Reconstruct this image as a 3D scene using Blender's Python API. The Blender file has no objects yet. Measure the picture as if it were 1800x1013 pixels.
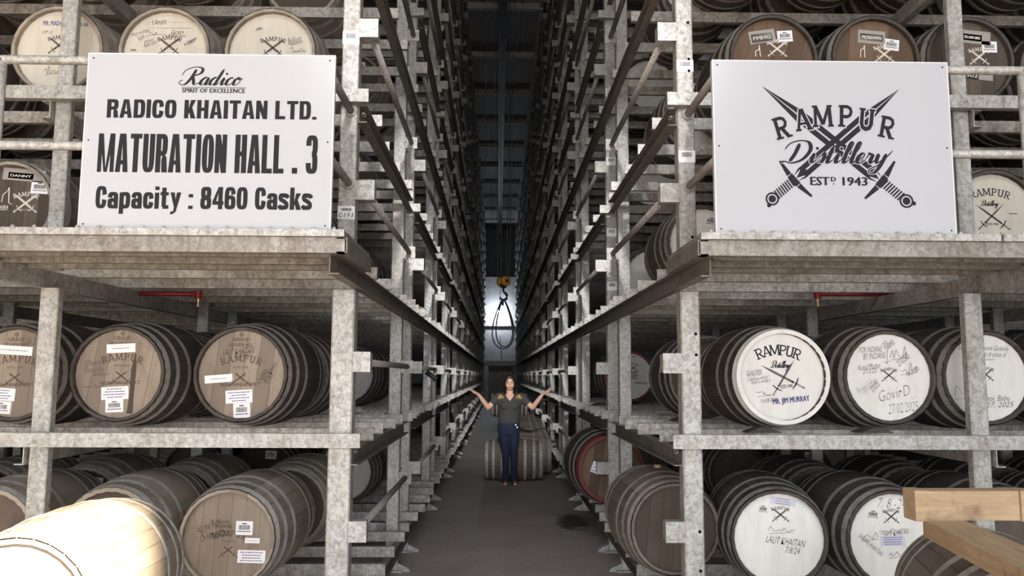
import bpy, bmesh, math, random
from mathutils import Matrix, Vector
random.seed(7)
PI = math.pi
S = bpy.context.scene
COL = S.collection

# ------------------------------------------------------------------ camera
F_PX = 1400.0
CAM_H = 1.58
YAW, PITCH, ROLL = 0.0170, math.atan(154.5/1400.0), 0.0045
cd = bpy.data.cameras.new('camera')
cam = bpy.data.objects.new('camera', cd); COL.objects.link(cam)
cd.sensor_width = 36.0; cd.lens = F_PX/1800.0*36.0
cd.clip_start = 0.05; cd.clip_end = 200
cam.matrix_world = (Matrix.Translation((0, 0, CAM_H)) @ Matrix.Rotation(-YAW, 4, 'Z')
                    @ Matrix.Rotation(PI/2 + PITCH, 4, 'X') @ Matrix.Rotation(ROLL, 4, 'Z'))
S.camera = cam

# ------------------------------------------------------------------ world, sun, light
W = bpy.data.worlds.new('sky'); S.world = W; W.use_nodes = True
bg = W.node_tree.nodes['Background']
bg.inputs[0].default_value = (0.93, 0.965, 1.0, 1); bg.inputs[1].default_value = 6.0
sun_d = bpy.data.lights.new('sun', 'SUN'); sun_d.energy = 36.0; sun_d.color = (1.0, 0.83, 0.60); sun_d.angle = 0.012
sun = bpy.data.objects.new('sun', sun_d); COL.objects.link(sun)
SUN_DIR = Vector((-0.65, 1.0, -0.52)).normalized()
sun.rotation_euler = SUN_DIR.to_track_quat('-Z', 'Y').to_euler()
DOOR_Y, DOOR_X0, DOOR_X1, DOOR_Z = -9.0, -6.8, 6.95, 5.40
SUNGAP_X0, SUNGAP_X1, SUNGAP_Z0, SUNGAP_Z1 = 5.3, 6.75, 6.3, 7.70  # opening added in the unseen front wall to shape the sun patch
pd = bpy.data.lights.new('doorway_portal', 'AREA'); pd.shape = 'RECTANGLE'
pd.size = DOOR_X1-DOOR_X0; pd.size_y = DOOR_Z; pd.cycles.is_portal = True
po = bpy.data.objects.new('doorway_portal', pd); COL.objects.link(po)
po.location = ((DOOR_X0+DOOR_X1)/2, DOOR_Y-0.02, DOOR_Z/2); po.rotation_euler = (PI/2, 0, 0)

# unseen roof opening behind the camera, added to bring in top light
ROOF_X0, ROOF_X1, ROOF_Y0, ROOF_Y1 = -5.0, 5.2, -8.6, -4.2
pd2 = bpy.data.lights.new('roof_portal', 'AREA'); pd2.shape = 'RECTANGLE'
pd2.size = ROOF_X1-ROOF_X0; pd2.size_y = ROOF_Y1-ROOF_Y0; pd2.cycles.is_portal = True
po2 = bpy.data.objects.new('roof_portal', pd2); COL.objects.link(po2)
po2.location = ((ROOF_X0+ROOF_X1)/2, (ROOF_Y0+ROOF_Y1)/2, 10.95)

# added fill spot, unseen behind the camera, brightening the deep aisle
fd = bpy.data.lights.new('aisle_fill_spot', 'SPOT'); fd.energy = 15000; fd.color = (1.0, .97, .93); fd.spot_size = math.radians(10); fd.spot_blend = 1.0; fd.shadow_soft_size = .35
fo = bpy.data.objects.new('aisle_fill_spot', fd); COL.objects.link(fo); fo.location = (.1, DOOR_Y+.3, 5.9)
fo.rotation_euler = (Vector((.1, 14.0, 1.6))-fo.location).to_track_quat('-Z', 'Y').to_euler()

S.view_settings.view_transform = 'Standard'; S.view_settings.look = 'None'
S.view_settings.gamma = 1.0; S.view_settings.use_curve_mapping = False
S.view_settings.exposure = 0.27

# ------------------------------------------------------------------ helpers
def link(o, parent=None):
    COL.objects.link(o)
    if parent is not None: o.parent = parent
    return o
def mesh_from(name, verts, faces, mat=None, smooth=False):
    me = bpy.data.meshes.new(name); me.from_pydata(verts, [], faces)
    if mat: me.materials.append(mat)
    if smooth: me.polygons.foreach_set('use_smooth', [True]*len(me.polygons))
    me.update(); return me
def obj(name, me, parent=None, loc=None, rot=None):
    o = bpy.data.objects.new(name, me); link(o, parent)
    if loc is not None: o.location = loc
    if rot is not None: o.rotation_euler = rot
    return o
def tag(o, label, cat, group=None):
    o['label'] = label; o['category'] = cat
    if group: o['group'] = group
    return o
def thing(name, label, cat, loc=(0, 0, 0), rot=(0, 0, 0), group=None):
    o = bpy.data.objects.new(name, None); link(o); o.location = loc; o.rotation_euler = rot
    o.empty_display_size = .1
    return tag(o, label, cat, group)
def struct(name, me, parent=None):
    o = obj(name, me, parent); o['kind'] = 'structure'; return o

class MB:
    """collects solids into one mesh"""
    def __init__(s): s.v = []; s.f = []
    def add(s, v, f):
        n = len(s.v); s.v += [tuple(p) for p in v]; s.f += [tuple(i+n for i in q) for q in f]
    def box(s, x0, x1, y0, y1, z0, z1):
        v = [(x, y, z) for x in (x0, x1) for y in (y0, y1) for z in (z0, z1)]
        s.add(v, [(0,1,3,2),(4,6,7,5),(0,4,5,1),(2,3,7,6),(0,2,6,4),(1,5,7,3)]); return s
    def bbox(s, x0, x1, y0, y1, z0, z1, b=.006):
        """box with its vertical (z) edges chamfered"""
        p = [(x0+b,y0),(x1-b,y0),(x1,y0+b),(x1,y1-b),(x1-b,y1),(x0+b,y1),(x0,y1-b),(x0,y0+b)]
        v = [(a,c,z0) for a,c in p]+[(a,c,z1) for a,c in p]
        f = [(i,(i+1)%8,8+(i+1)%8,8+i) for i in range(8)]+[tuple(range(7,-1,-1)),tuple(range(8,16))]
        s.add(v, f); return s
    def prism(s, prof, a0, a1, fn):
        """profile polygon [(p,q)], extruded a0..a1; fn(p,q,a)->xyz"""
        n = len(prof)
        v = [fn(p,q,a0) for p,q in prof]+[fn(p,q,a1) for p,q in prof]
        f = [(i,(i+1)%n,n+(i+1)%n,n+i) for i in range(n)]+[tuple(range(n-1,-1,-1)),tuple(range(n,2*n))]
        s.add(v, f); return s
    def tube(s, a, b, r0, r1=None, n=10, caps=True):
        r1 = r0 if r1 is None else r1
        a = Vector(a); b = Vector(b); d = (b-a).normalized()
        u = d.orthogonal().normalized(); w = d.cross(u)
        v = []
        for c, r in ((a, r0), (b, r1)):
            for i in range(n):
                t = 2*PI*i/n; v.append(c+u*(r*math.cos(t))+w*(r*math.sin(t)))
        f = [(i,(i+1)%n,n+(i+1)%n,n+i) for i in range(n)]
        if caps: f += [tuple(range(n-1,-1,-1)), tuple(range(n,2*n))]
        s.add(v, f); return s
    def path(s, pts, r, n=8, closed=False):
        pts = [Vector(p) for p in pts]; N = len(pts); v = []
        up = Vector((0.123,0.31,1)).normalized()
        for i, p in enumerate(pts):
            a = pts[(i-1) % N] if (closed or i > 0) else p
            b = pts[(i+1) % N] if (closed or i < N-1) else p
            d = (b-a).normalized(); u = d.cross(up).normalized(); w = d.cross(u)
            rr = r[i] if isinstance(r, (list, tuple)) else r
            for k in range(n):
                t = 2*PI*k/n; v.append(p+u*(rr*math.cos(t))+w*(rr*math.sin(t)))
        f = []
        for i in range(N if closed else N-1):
            j = (i+1) % N
            f += [(i*n+k, i*n+(k+1)%n, j*n+(k+1)%n, j*n+k) for k in range(n)]
        if not closed: f += [tuple(range(n-1,-1,-1)), tuple(range((N-1)*n, N*n))]
        s.add(v, f); return s
    def lathe(s, prof, n, fn, a0=0.0, a1=2*PI, cap=False):
        """prof [(r,y)] round the Y axis; fn maps (x,y,z)"""
        full = abs(a1-a0-2*PI) < 1e-6; m = n if full else n+1; v = []
        for r, y in prof:
            for i in range(m):
                t = a0+(a1-a0)*i/n; v.append(fn(r*math.sin(t), y, r*math.cos(t)))
        f = []
        for j in range(len(prof)-1):
            for i in range(n):
                k = (i+1) % m; f.append((j*m+i, (j+1)*m+i, (j+1)*m+k, j*m+k))
        s.add(v, f); return s
    def me(s, name, mat, smooth=False): return mesh_from(name, s.v, s.f, mat, smooth)
    def build(s, name, mat, parent=None, smooth=False): return obj(name, s.me(name, mat, smooth), parent)
ID = lambda x, y, z: (x, y, z)

# ------------------------------------------------------------------ materials
def newmat(name, rough=.6, metal=0.0, spec=.4):
    m = bpy.data.materials.new(name); m.use_nodes = True
    b = m.node_tree.nodes['Principled BSDF']
    b.inputs['Roughness'].default_value = rough; b.inputs['Metallic'].default_value = metal
    b.inputs['Specular IOR Level'].default_value = spec
    return m, m.node_tree, b
def flat(name, c, rough=.6, metal=0.0, spec=.4):
    m, t, b = newmat(name, rough, metal, spec); b.inputs['Base Color'].default_value = (*c, 1); return m
def ramp(t, src, stops):
    r = t.nodes.new('ShaderNodeValToRGB'); e = r.color_ramp.elements
    while len(e) < len(stops): e.new(.5)
    for k, (p, c) in enumerate(stops):
        e[k].position = p; e[k].color = (*c, 1) if len(c) == 3 else c
    t.links.new(src, r.inputs[0]); return r.outputs[0]
def noise(t, vec, scale, detail=4, rough=.6, dist=0.0):
    n = t.nodes.new('ShaderNodeTexNoise'); n.inputs['Scale'].default_value = scale
    n.inputs['Detail'].default_value = detail; n.inputs['Roughness'].default_value = rough
    n.inputs['Distortion'].default_value = dist
    t.links.new(vec, n.inputs['Vector']); return n.outputs['Fac']
def mixc(t, a, b, fac, mode='MIX'):
    m = t.nodes.new('ShaderNodeMix'); m.data_type = 'RGBA'; m.blend_type = mode
    for sock, val in ((m.inputs[6], a), (m.inputs[7], b), (m.inputs[0], fac)):
        if isinstance(val, (int, float)): sock.default_value = val
        elif isinstance(val, tuple): sock.default_value = (*val, 1)
        else: t.links.new(val, sock)
    return m.outputs[2]
def vecmap(t, scale=(1, 1, 1), src='pos'):
    if src == 'pos': o = t.nodes.new('ShaderNodeNewGeometry').outputs['Position']
    else: o = t.nodes.new('ShaderNodeTexCoord').outputs['Object']
    m = t.nodes.new('ShaderNodeMapping'); m.inputs['Scale'].default_value = scale
    t.links.new(o, m.inputs[0]); return m.outputs[0]
def rnd(t):
    return t.nodes.new('ShaderNodeObjectInfo').outputs['Random']
def bump(t, b, h, strength=.2, dist=.004):
    n = t.nodes.new('ShaderNodeBump'); n.inputs['Strength'].default_value = strength; n.inputs['Distance'].default_value = dist
    t.links.new(h, n.inputs['Height']); t.links.new(n.outputs[0], b.inputs['Normal'])

def galv(name, lo, hi, dirt, amount=.5, rough=.5):
    m, t, b = newmat(name, rough, .15, .5); v = vecmap(t)
    n1 = noise(t, v, 40, 5, .68, .8); n2 = noise(t, vecmap(t, (1, 1, .45)), 9, 6, .72, 1.0); n3 = noise(t, v, 130, 3, .6)
    c = ramp(t, n1, [(.33, lo), (.60, hi)])
    d = ramp(t, n2, [(.62-.3*amount, (0, 0, 0)), (.86-.22*amount, (1, 1, 1))])
    c = mixc(t, c, dirt, mixc(t, (0, 0, 0), d, .8))
    c = mixc(t, c, tuple(x*1.25 for x in hi), ramp(t, n3, [(.60, (0, 0, 0)), (.75, (.55, .55, .55))]))
    t.links.new(c, b.inputs['Base Color']); bump(t, b, n1, .15, .003); return m
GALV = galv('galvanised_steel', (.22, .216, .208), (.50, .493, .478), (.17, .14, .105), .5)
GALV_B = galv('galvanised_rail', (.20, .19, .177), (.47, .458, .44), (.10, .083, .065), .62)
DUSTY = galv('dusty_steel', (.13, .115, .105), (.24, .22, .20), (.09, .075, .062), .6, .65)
PIPE = galv('dusty_pipe', (.25, .228, .208), (.42, .395, .37), (.15, .125, .10), .5, .6)
DECK = galv('deck_steel', (.17, .158, .142), (.36, .345, .32), (.10, .072, .05), .78)

def wood_body(name, a, b_, rough=.75):
    m, t, b = newmat(name, rough, 0, .3); v = vecmap(t, (16, 1.2, 16), 'obj')
    n1 = noise(t, v, 2.2, 6, .65, .3); n2 = noise(t, vecmap(t, (1, 1, 1)), 4.5, 4, .6)
    c = ramp(t, n1, [(.3, a), (.72, b_)])
    c = mixc(t, c, tuple(x*.45 for x in a), ramp(t, n2, [(.42, (0, 0, 0)), (.75, (.6, .6, .6))]))
    c = mixc(t, c, tuple(min(1, x*1.6) for x in b_), mixc(t, (0, 0, 0), (.4, .4, .4), rnd(t)))
    t.links.new(c, b.inputs['Base Color']); bump(t, b, n1, .3, .003); return m
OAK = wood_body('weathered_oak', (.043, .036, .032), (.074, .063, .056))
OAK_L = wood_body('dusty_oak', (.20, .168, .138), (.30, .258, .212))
OAK_B = wood_body('brown_oak', (.105, .084, .070), (.165, .138, .118))
def hoopmat(name, a, b_, rough=.55, metal=.3):
    m, t, b = newmat(name, rough, metal, .5); v = vecmap(t)
    n1 = noise(t, v, 34, 5, .7); n2 = noise(t, v, 7, 3)
    c = mixc(t, ramp(t, n1, [(.3, a), (.7, b_)]), tuple(x*.5 for x in a), ramp(t, n2, [(.5, (0, 0, 0)), (.75, (.7, .7, .7))]))
    t.links.new(c, b.inputs['Base Color']); return m
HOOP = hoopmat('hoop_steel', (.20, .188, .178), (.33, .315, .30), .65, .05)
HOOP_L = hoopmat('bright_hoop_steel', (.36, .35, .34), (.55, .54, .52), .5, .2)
def headwood(name, a, b_, stain):
    m, t, b = newmat(name, .7, 0, .3); v = vecmap(t, (22, 1, 1.6), 'obj')
    n1 = noise(t, v, 2.5, 6, .7, .4); n2 = noise(t, vecmap(t, (3, 1, 1.2)), 2.2, 4, .6, .5)
    c = ramp(t, n1, [(.25, a), (.75, b_)])
    c = mixc(t, c, stain, ramp(t, n2, [(.55, (0, 0, 0)), (.78, (.75, .75, .75))]))
    c = mixc(t, c, tuple(x*.62 for x in a), mixc(t, (0, 0, 0), (.8, .8, .8), rnd(t)))
    t.links.new(c, b.inputs['Base Color']); bump(t, b, n1, .25, .002); return m
HEAD_TAN = headwood('pale_oak_head', (.26, .21, .17), (.37, .31, .255), (.15, .105, .08))
HEAD_BRN = headwood('brown_oak_head', (.125, .08, .052), (.205, .138, .095), (.06, .043, .033))
HEAD_DRK = headwood('dark_oak_head', (.085, .066, .053), (.15, .115, .09), (.05, .04, .034))
def painted(name, c0, c1):
    m, t, b = newmat(name, .55, 0, .4); v = vecmap(t, (7, 1, 1.5))
    n1 = noise(t, v, 2.5, 5, .65); n2 = noise(t, vecmap(t, (1, 1, 1)), 20, 4, .75, 1.2)
    c = ramp(t, n1, [(.3, c0), (.65, c1)])
    c = mixc(t, c, (.45, .42, .37), ramp(t, n2, [(.68, (0, 0, 0)), (.74, (.5, .5, .5))]))
    t.links.new(c, b.inputs['Base Color']); return m
WHITE = painted('white_painted_head', (.72, .71, .68), (.82, .81, .79))
CREAM = painted('cream_painted_head', (.50, .468, .405), (.58, .545, .475))
GREYW = painted('grey_white_head', (.50, .49, .47), (.62, .61, .59))
REDRIM = flat('red_rim_paint', (.16, .035, .035), .6)
INK = flat('black_ink', (.03, .029, .031), .7, 0, .08)
INK_SIGN = flat('sign_ink', (.028, .028, .032), .7, 0, .04)
INK_BROWN = flat('branded_lettering', (.085, .058, .042), .8)
INK_BLUE = flat('blue_ink', (.07, .07, .22), .6)
INK_WHITE = flat('white_stencil', (.72, .68, .63), .7)
PAPER = flat('white_paper', (.80, .80, .84), .6)
PAPER_L = flat('lilac_paper', (.62, .62, .74), .6)
TAPE = flat('worn_tape', (.33, .31, .29), .5)
BLACKP = flat('black_plate', (.02, .02, .022), .4)
SIGNW = flat('sign_white', (.455, .47, .515), .7, 0, .06)
SIGNEDGE = flat('sign_edge', (.62, .63, .66), .5)
BLACK = flat('black_hole', (.006, .006, .006), .9, 0, .1)
RED = flat('red_pipe_paint', (.22, .02, .025), .45)
BRASS = flat('brass', (.55, .42, .25), .35, .8)
YELLOW = flat('hoist_yellow', (.85, .47, .06), .45)
ROPE = flat('black_cable', (.018, .018, .02), .6)
STEELROPE = flat('steel_rope', (.20, .20, .20), .5, .3)
BLADE = flat('dark_iron', (.03, .03, .032), .5)
def timber():
    m, t, b = newmat('raw_timber', .8, 0, .25); v = vecmap(t, (1.5, 14, 14), 'obj')
    n1 = noise(t, v, 3, 6, .7, .6); n2 = noise(t, vecmap(t, (1, 1, 1), 'obj'), 9, 3, .6)
    c = ramp(t, n1, [(.25, (.27, .19, .115)), (.7, (.45, .335, .22))])
    c = mixc(t, c, (.16, .10, .06), ramp(t, n2, [(.58, (0, 0, 0)), (.74, (.7, .7, .7))]))
    t.links.new(c, b.inputs['Base Color']); bump(t, b, n1, .35, .003); return m
TIMBER = timber()
def concrete(name, a, b_, s=1.0, stain=True):
    m, t, b = newmat(name, .6, 0, .35); v = vecmap(t)
    n1 = noise(t, v, 1.3*s, 6, .65, .4); n2 = noise(t, v, 26*s, 4, .7)
    c = ramp(t, n1, [(.3, a), (.7, b_)])
    c = mixc(t, c, tuple(x*.6 for x in a), ramp(t, n2, [(.45, (0, 0, 0)), (.8, (.6, .6, .6))]))
    if stain:
        # pale scuff streaks across the aisle, and one dark spill by the right rack
        n3 = noise(t, vecmap(t, (1.2, 9, 1)), 2.2, 5, .75)
        c = mixc(t, c, tuple(x*1.9 for x in b_), ramp(t, n3, [(.66, (0, 0, 0)), (.76, (.55, .55, .55))]))
        g = t.nodes.new('ShaderNodeNewGeometry').outputs['Position']
        mp = t.nodes.new('ShaderNodeMapping'); mp.vector_type = 'POINT'
        mp.inputs['Location'].default_value = (-.83*2.2, -8.9*1.0, 0); mp.inputs['Scale'].default_value = (2.2, 1.0, 0)
        t.links.new(g, mp.inputs[0])
        ln = t.nodes.new('ShaderNodeVectorMath'); ln.operation = 'LENGTH'; t.links.new(mp.outputs[0], ln.inputs[0])
        ad = t.nodes.new('ShaderNodeMath'); ad.operation = 'ADD'
        n4 = noise(t, v, 5, 4, .7); t.links.new(ln.outputs['Value'], ad.inputs[0]); t.links.new(n4, ad.inputs[1])
        c = mixc(t, c, (.018, .016, .015), ramp(t, ad.outputs[0], [(.80, (.85, .85, .85)), (1.0, (0, 0, 0))]))
    t.links.new(c, b.inputs['Base Color']); bump(t, b, n2, .25, .004); return m
FLOORM = concrete('brown_concrete', (.36, .312, .293), (.50, .446, .424))
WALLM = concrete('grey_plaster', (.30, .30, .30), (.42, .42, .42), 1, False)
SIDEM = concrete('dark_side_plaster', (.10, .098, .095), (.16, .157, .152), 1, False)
MUDM = concrete('rough_mud_plaster', (.16, .135, .11), (.25, .215, .18), 1.6, False)
CEILM = concrete('grey_roof_sheet', (.36, .36, .38), (.48, .48, .50), 1, False)
BEAMM = flat('roof_beam_paint', (.68, .68, .69), .6)
OUTM = flat('outside_paving', (.13, .125, .115), .8)

# ------------------------------------------------------------------ 2D print (lettering, emblems)
_tc = {}
def text2d(s, shear=0.0, off=0.0):
    k = (s, shear, off)
    if k not in _tc:
        c = bpy.data.curves.new('t', 'FONT'); c.body = s; c.shear = shear; c.offset = off; c.resolution_u = 2
        o = bpy.data.objects.new('t', c); COL.objects.link(o)
        me = bpy.data.meshes.new_from_object(o.evaluated_get(bpy.context.evaluated_depsgraph_get()))
        _tc[k] = ([(v.co.x, v.co.y) for v in me.vertices], [tuple(p.vertices) for p in me.polygons])
        bpy.data.objects.remove(o); bpy.data.curves.remove(c); bpy.data.meshes.remove(me)
    return _tc[k]
def catmull(pts, n=6):
    P = [pts[0]]+list(pts)+[pts[-1]]; out = []
    for i in range(1, len(P)-2):
        a, b, c, d = P[i-1], P[i], P[i+1], P[i+2]
        for j in range(n):
            t = j/n
            out.append(tuple(.5*((2*b[q])+(-a[q]+c[q])*t+(2*a[q]-5*b[q]+4*c[q]-d[q])*t*t+(-a[q]+3*b[q]-3*c[q]+d[q])*t**3) for q in (0, 1)))
    out.append(tuple(pts[-1])); return out
class G2:
    def __init__(s): s.v = []; s.f = []
    def add(s, v, f, T=None):
        n = len(s.v)
        s.v += [(T(*p) if T else p) for p in v]; s.f += [tuple(i+n for i in q) for q in f]; return s
    def merge(s, g, x=0, y=0, sc=1, rot=0, sx=1):
        c, d = math.cos(rot), math.sin(rot)
        return s.add(g.v, g.f, lambda a, b: (x+(a*sx*c-b*d)*sc, y+(a*sx*d+b*c)*sc))
    def poly(s, pts): return s.add(pts, [tuple(range(len(pts)))])
    def rect(s, x0, y0, x1, y1): return s.poly([(x0, y0), (x1, y0), (x1, y1), (x0, y1)])
    def disc(s, x, y, r, n=16): return s.poly([(x+r*math.cos(2*PI*i/n), y+r*math.sin(2*PI*i/n)) for i in range(n)])
    def ring(s, x, y, r0, r1, n=20):
        v = [(x+r*math.cos(2*PI*i/n), y+r*math.sin(2*PI*i/n)) for r in (r0, r1) for i in range(n)]
        return s.add(v, [(i, (i+1) % n, n+(i+1) % n, n+i) for i in range(n)])
    def ribbon(s, pts, w):
        N = len(pts); L = []; R = []
        for i, p in enumerate(pts):
            a = pts[max(0, i-1)]; b = pts[min(N-1, i+1)]
            dx, dy = b[0]-a[0], b[1]-a[1]; l = math.hypot(dx, dy) or 1
            ww = (w[i] if isinstance(w, (list, tuple)) else w)/2
            if 0 < i < N-1:
                d1 = (p[0]-a[0], p[1]-a[1]); l1 = math.hypot(*d1) or 1
                cs = abs((d1[0]*dx+d1[1]*dy)/(l1*l)); ww /= max(.6, cs)
            L.append((p[0]-dy/l*ww, p[1]+dx/l*ww)); R.append((p[0]+dy/l*ww, p[1]-dx/l*ww))
        return s.add(L+R, [(i, i+1, N+i+1, N+i) for i in range(N-1)])
    def text(s, st, x0, y0, x1, y1, bold=0.0, shear=0.0, rot=0.0, boldy=0.0, off=0.0):
        """fit the string's box to x0..x1, y0..y1 (about its centre when rotated)"""
        v, f = text2d(st, shear, off)
        if not v: return s
        ax, bx = min(p[0] for p in v), max(p[0] for p in v); ay, by = min(p[1] for p in v), max(p[1] for p in v)
        cx, cy = (x0+x1)/2, (y0+y1)/2; c, d = math.cos(rot), math.sin(rot)
        offs = [(0, 0)]
        if bold: offs = [(-bold, 0), (-bold/3, 0), (bold/3, 0), (bold, 0)]
        if boldy: offs = [(a, q) for a, _ in offs for q in (-boldy, 0, boldy)]
        for ox, oy in offs:
            def T(a, b):
                u = (a-ax)/(bx-ax)*(x1-x0-2*bold)+x0+bold+ox-cx; w = (b-ay)/((by-ay) or 1)*(y1-y0-2*boldy)+y0+boldy+oy-cy
                return (cx+u*c-w*d, cy+u*d+w*c)
            s.add(v, f, T)
        return s
    def mesh(s, name, mat, y=0.0):
        # each stroke lies a hair above the one before, so that crossing strokes never coincide
        lev = [0]*len(s.v); st = min(5e-6, 6e-4/max(1, len(s.f)))
        for i, q in enumerate(s.f):
            for k in q: lev[k] = i
        return mesh_from(name, [(a, y-st*lev[i], b) for i, (a, b) in enumerate(s.v)], s.f, mat)
def grotesk(ch, W, tv, th):
    """one condensed bold letter in a box W wide, cap height 1; stems tv, bars th; sets g.w"""
    g = G2(); g.w = W
    def ring(x0, y0, x1, y1, keep=None, n=56):
        cx, cy, a, b = (x0+x1)/2, (y0+y1)/2, (x1-x0)/2, (y1-y0)/2
        def pt(t, a, b):
            c, d = math.cos(t), math.sin(t); e = .62
            return (cx+a*math.copysign(abs(c)**e, c), cy+b*math.copysign(abs(d)**e, d))
        for i in range(n):
            t0, t1 = 2*PI*i/n, 2*PI*(i+1)/n; m = pt((t0+t1)/2, a, b)
            if keep and not keep(*m): continue
            g.poly([pt(t0, a, b), pt(t1, a, b), pt(t1, a-tv, b-th), pt(t0, a-tv, b-th)])
    X = .74
    if ch == 'I': g.rect(0, 0, tv, 1); g.w = tv
    elif ch == 'L': g.rect(0, 0, tv, 1); g.rect(0, 0, W*.9, th); g.w = W*.9
    elif ch == 'T': g.rect(0, 1-th, W, 1); g.rect(W/2-tv/2, 0, W/2+tv/2, 1)
    elif ch == 'H': g.rect(0, 0, tv, 1); g.rect(W-tv, 0, W, 1); g.rect(0, .5-th/2, W, .5+th/2)
    elif ch == 'N': g.rect(0, 0, tv*.92, 1); g.rect(W-tv*.92, 0, W, 1); g.poly([(0, 1), (W-tv, 0), (W, 0), (tv, 1)])
    elif ch == 'M':
        g.w = W = W*1.42; t = tv*.80; g.rect(0, 0, t, 1); g.rect(W-t, 0, W, 1); c = W/2
        g.poly([(t*.3, 1), (c-t*.42, 0), (c+t*.1, 0), (t*1.22, 1)]); g.poly([(W-t*.3, 1), (W-t*1.22, 1), (c-t*.1, 0), (c+t*.42, 0)])
    elif ch == 'A':
        g.w = W = W*1.1; c = W/2; g.poly([(0, 0), (tv, 0), (c+tv*.1, 1), (c-tv*.62, 1)]); g.poly([(W-tv, 0), (W, 0), (c+tv*.62, 1), (c-tv*.1, 1)]); g.rect(W*.22, .2, W*.78, .2+th*.9)
    elif ch == 'K': g.rect(0, 0, tv, 1); g.poly([(tv*.8, .36), (W-tv*1.15, 1), (W, 1), (tv, .2)]); g.poly([(W-tv*1.1, 0), (W+tv*.05, 0), (tv*1.75, .66), (tv*1.0, .5)])
    elif ch == 'U': ring(0, 0, W, .8, lambda x, y: y < .42); g.rect(0, .4, tv, 1); g.rect(W-tv, .4, W, 1)
    elif ch in 'O0': ring(0, 0, W, 1)
    elif ch == 'C': ring(0, 0, W, 1, lambda x, y: x < W*.62 or not (.36 < y < .66))
    elif ch == 'D': g.rect(0, 0, tv, 1); g.rect(0, 0, W*.5, th); g.rect(0, 1-th, W*.5, 1); ring(0, 0, W, 1, lambda x, y: x > W*.48)
    elif ch == 'R':
        g.rect(0, 0, tv, 1); g.rect(0, 1-th, W*.52, 1); g.rect(0, .43, W*.52, .43+th); ring(0, .43, W, 1, lambda x, y: x > W*.48)
        g.poly([(W-tv*1.02, 0), (W+tv*.08, 0), (W*.93, .40), (W*.62, .50), (W-tv*1.15, .30)])
    elif ch == '3': ring(0, .45, W, 1, lambda x, y: x > W*.45 or y > .74); ring(0, 0, W, .56, lambda x, y: x > W*.45 or y < .28)
    elif ch == '8': ring(W*.03, .46, W*.97, 1); ring(0, 0, W, .57)
    elif ch == '6': ring(0, 0, W, .62); ring(0, 0, W, 1, lambda x, y: (x < W*.5 and y > .25) or y > .72)
    elif ch == '4': g.rect(W*.52, 0, W*.52+tv, 1); g.rect(0, .2, W*1.02, .2+th); g.poly([(0, .2), (0, .36), (W*.52, 1), (W*.52+tv*.5, 1), (W*.52, .72), (tv*.75, .3)])
    elif ch == 'a':
        g.w = W = W*.96; g.rect(W-tv, 0, W, .5); ring(0, .0, W, .46, lambda x, y: x < W*.7 or y > .3); ring(0, .1, W, X, lambda x, y: y > .48 and not (x < W*.3 and y < .52))
    elif ch == 'p': g.rect(0, -.24, tv, X-.02); ring(0, 0, W, X)
    elif ch == 'c': g.w = W = W*.95; ring(0, 0, W, X, lambda x, y: x < W*.62 or not (.27 < y < .48))
    elif ch == 'i': g.rect(0, 0, tv, X-.02); g.rect(0, .84, tv, 1); g.w = tv
    elif ch == 't': g.rect(tv*.35, .1, tv*1.35, .95); g.rect(0, .60, tv*1.9, .60+th*.9); g.rect(tv*.6, 0, tv*1.95, th); g.w = tv*2
    elif ch == 'y': g.poly([(0, X), (tv, X), (W*.58, .12), (W*.42, 0)]); g.poly([(W-tv, X), (W, X), (W*.55, -.14), (W*.25, -.24), (W*.05, -.24), (W*.05, -.13), (W*.32, -.1)])
    elif ch == 'k': g.rect(0, 0, tv, 1); g.poly([(tv*.9, .26), (W-tv*1.1, X), (W+tv*.05, X), (tv, .16)]); g.poly([(W-tv*1.05, 0), (W+tv*.12, 0), (tv*1.75, .48), (tv*1.05, .36)])
    elif ch == 's':
        g.w = W = W*.94; w = (tv+th)/2; g.ribbon(catmull([(W*.93, .53), (W*.8, .62), (W*.5, X-w/2), (W*.22, .63), (W*.2, .48), (W*.5, .385), (W*.78, .27), (W*.78, .13), (W*.5, w/2), (W*.2, .1), (W*.06, .2)], 5), w)
    elif ch == '.': g.rect(0, 0, tv*1.05, .15); g.w = tv*1.05
    elif ch == ':': g.rect(0, 0, tv*1.05, .15); g.rect(0, .52, tv*1.05, .67); g.w = tv*1.05
    return g
def block_line(txt, x0, x1, y0, cap, W, tv, th, gap, space):
    """a line of condensed bold lettering, cap high, stretched to x0..x1"""
    gs = [(None if c == ' ' else grotesk(c, W, tv, th)) for c in txt]
    tot = sum((space if g is None else g.w+gap) for g in gs)-gap; k = (x1-x0)/tot; out = G2(); x = x0
    for g in gs:
        if g is not None: out.add(g.v, g.f, lambda a, b, x=x: (x+a*k, y0+b*cap))
        x += (space if g is None else g.w+gap)*k
    return out
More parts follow.
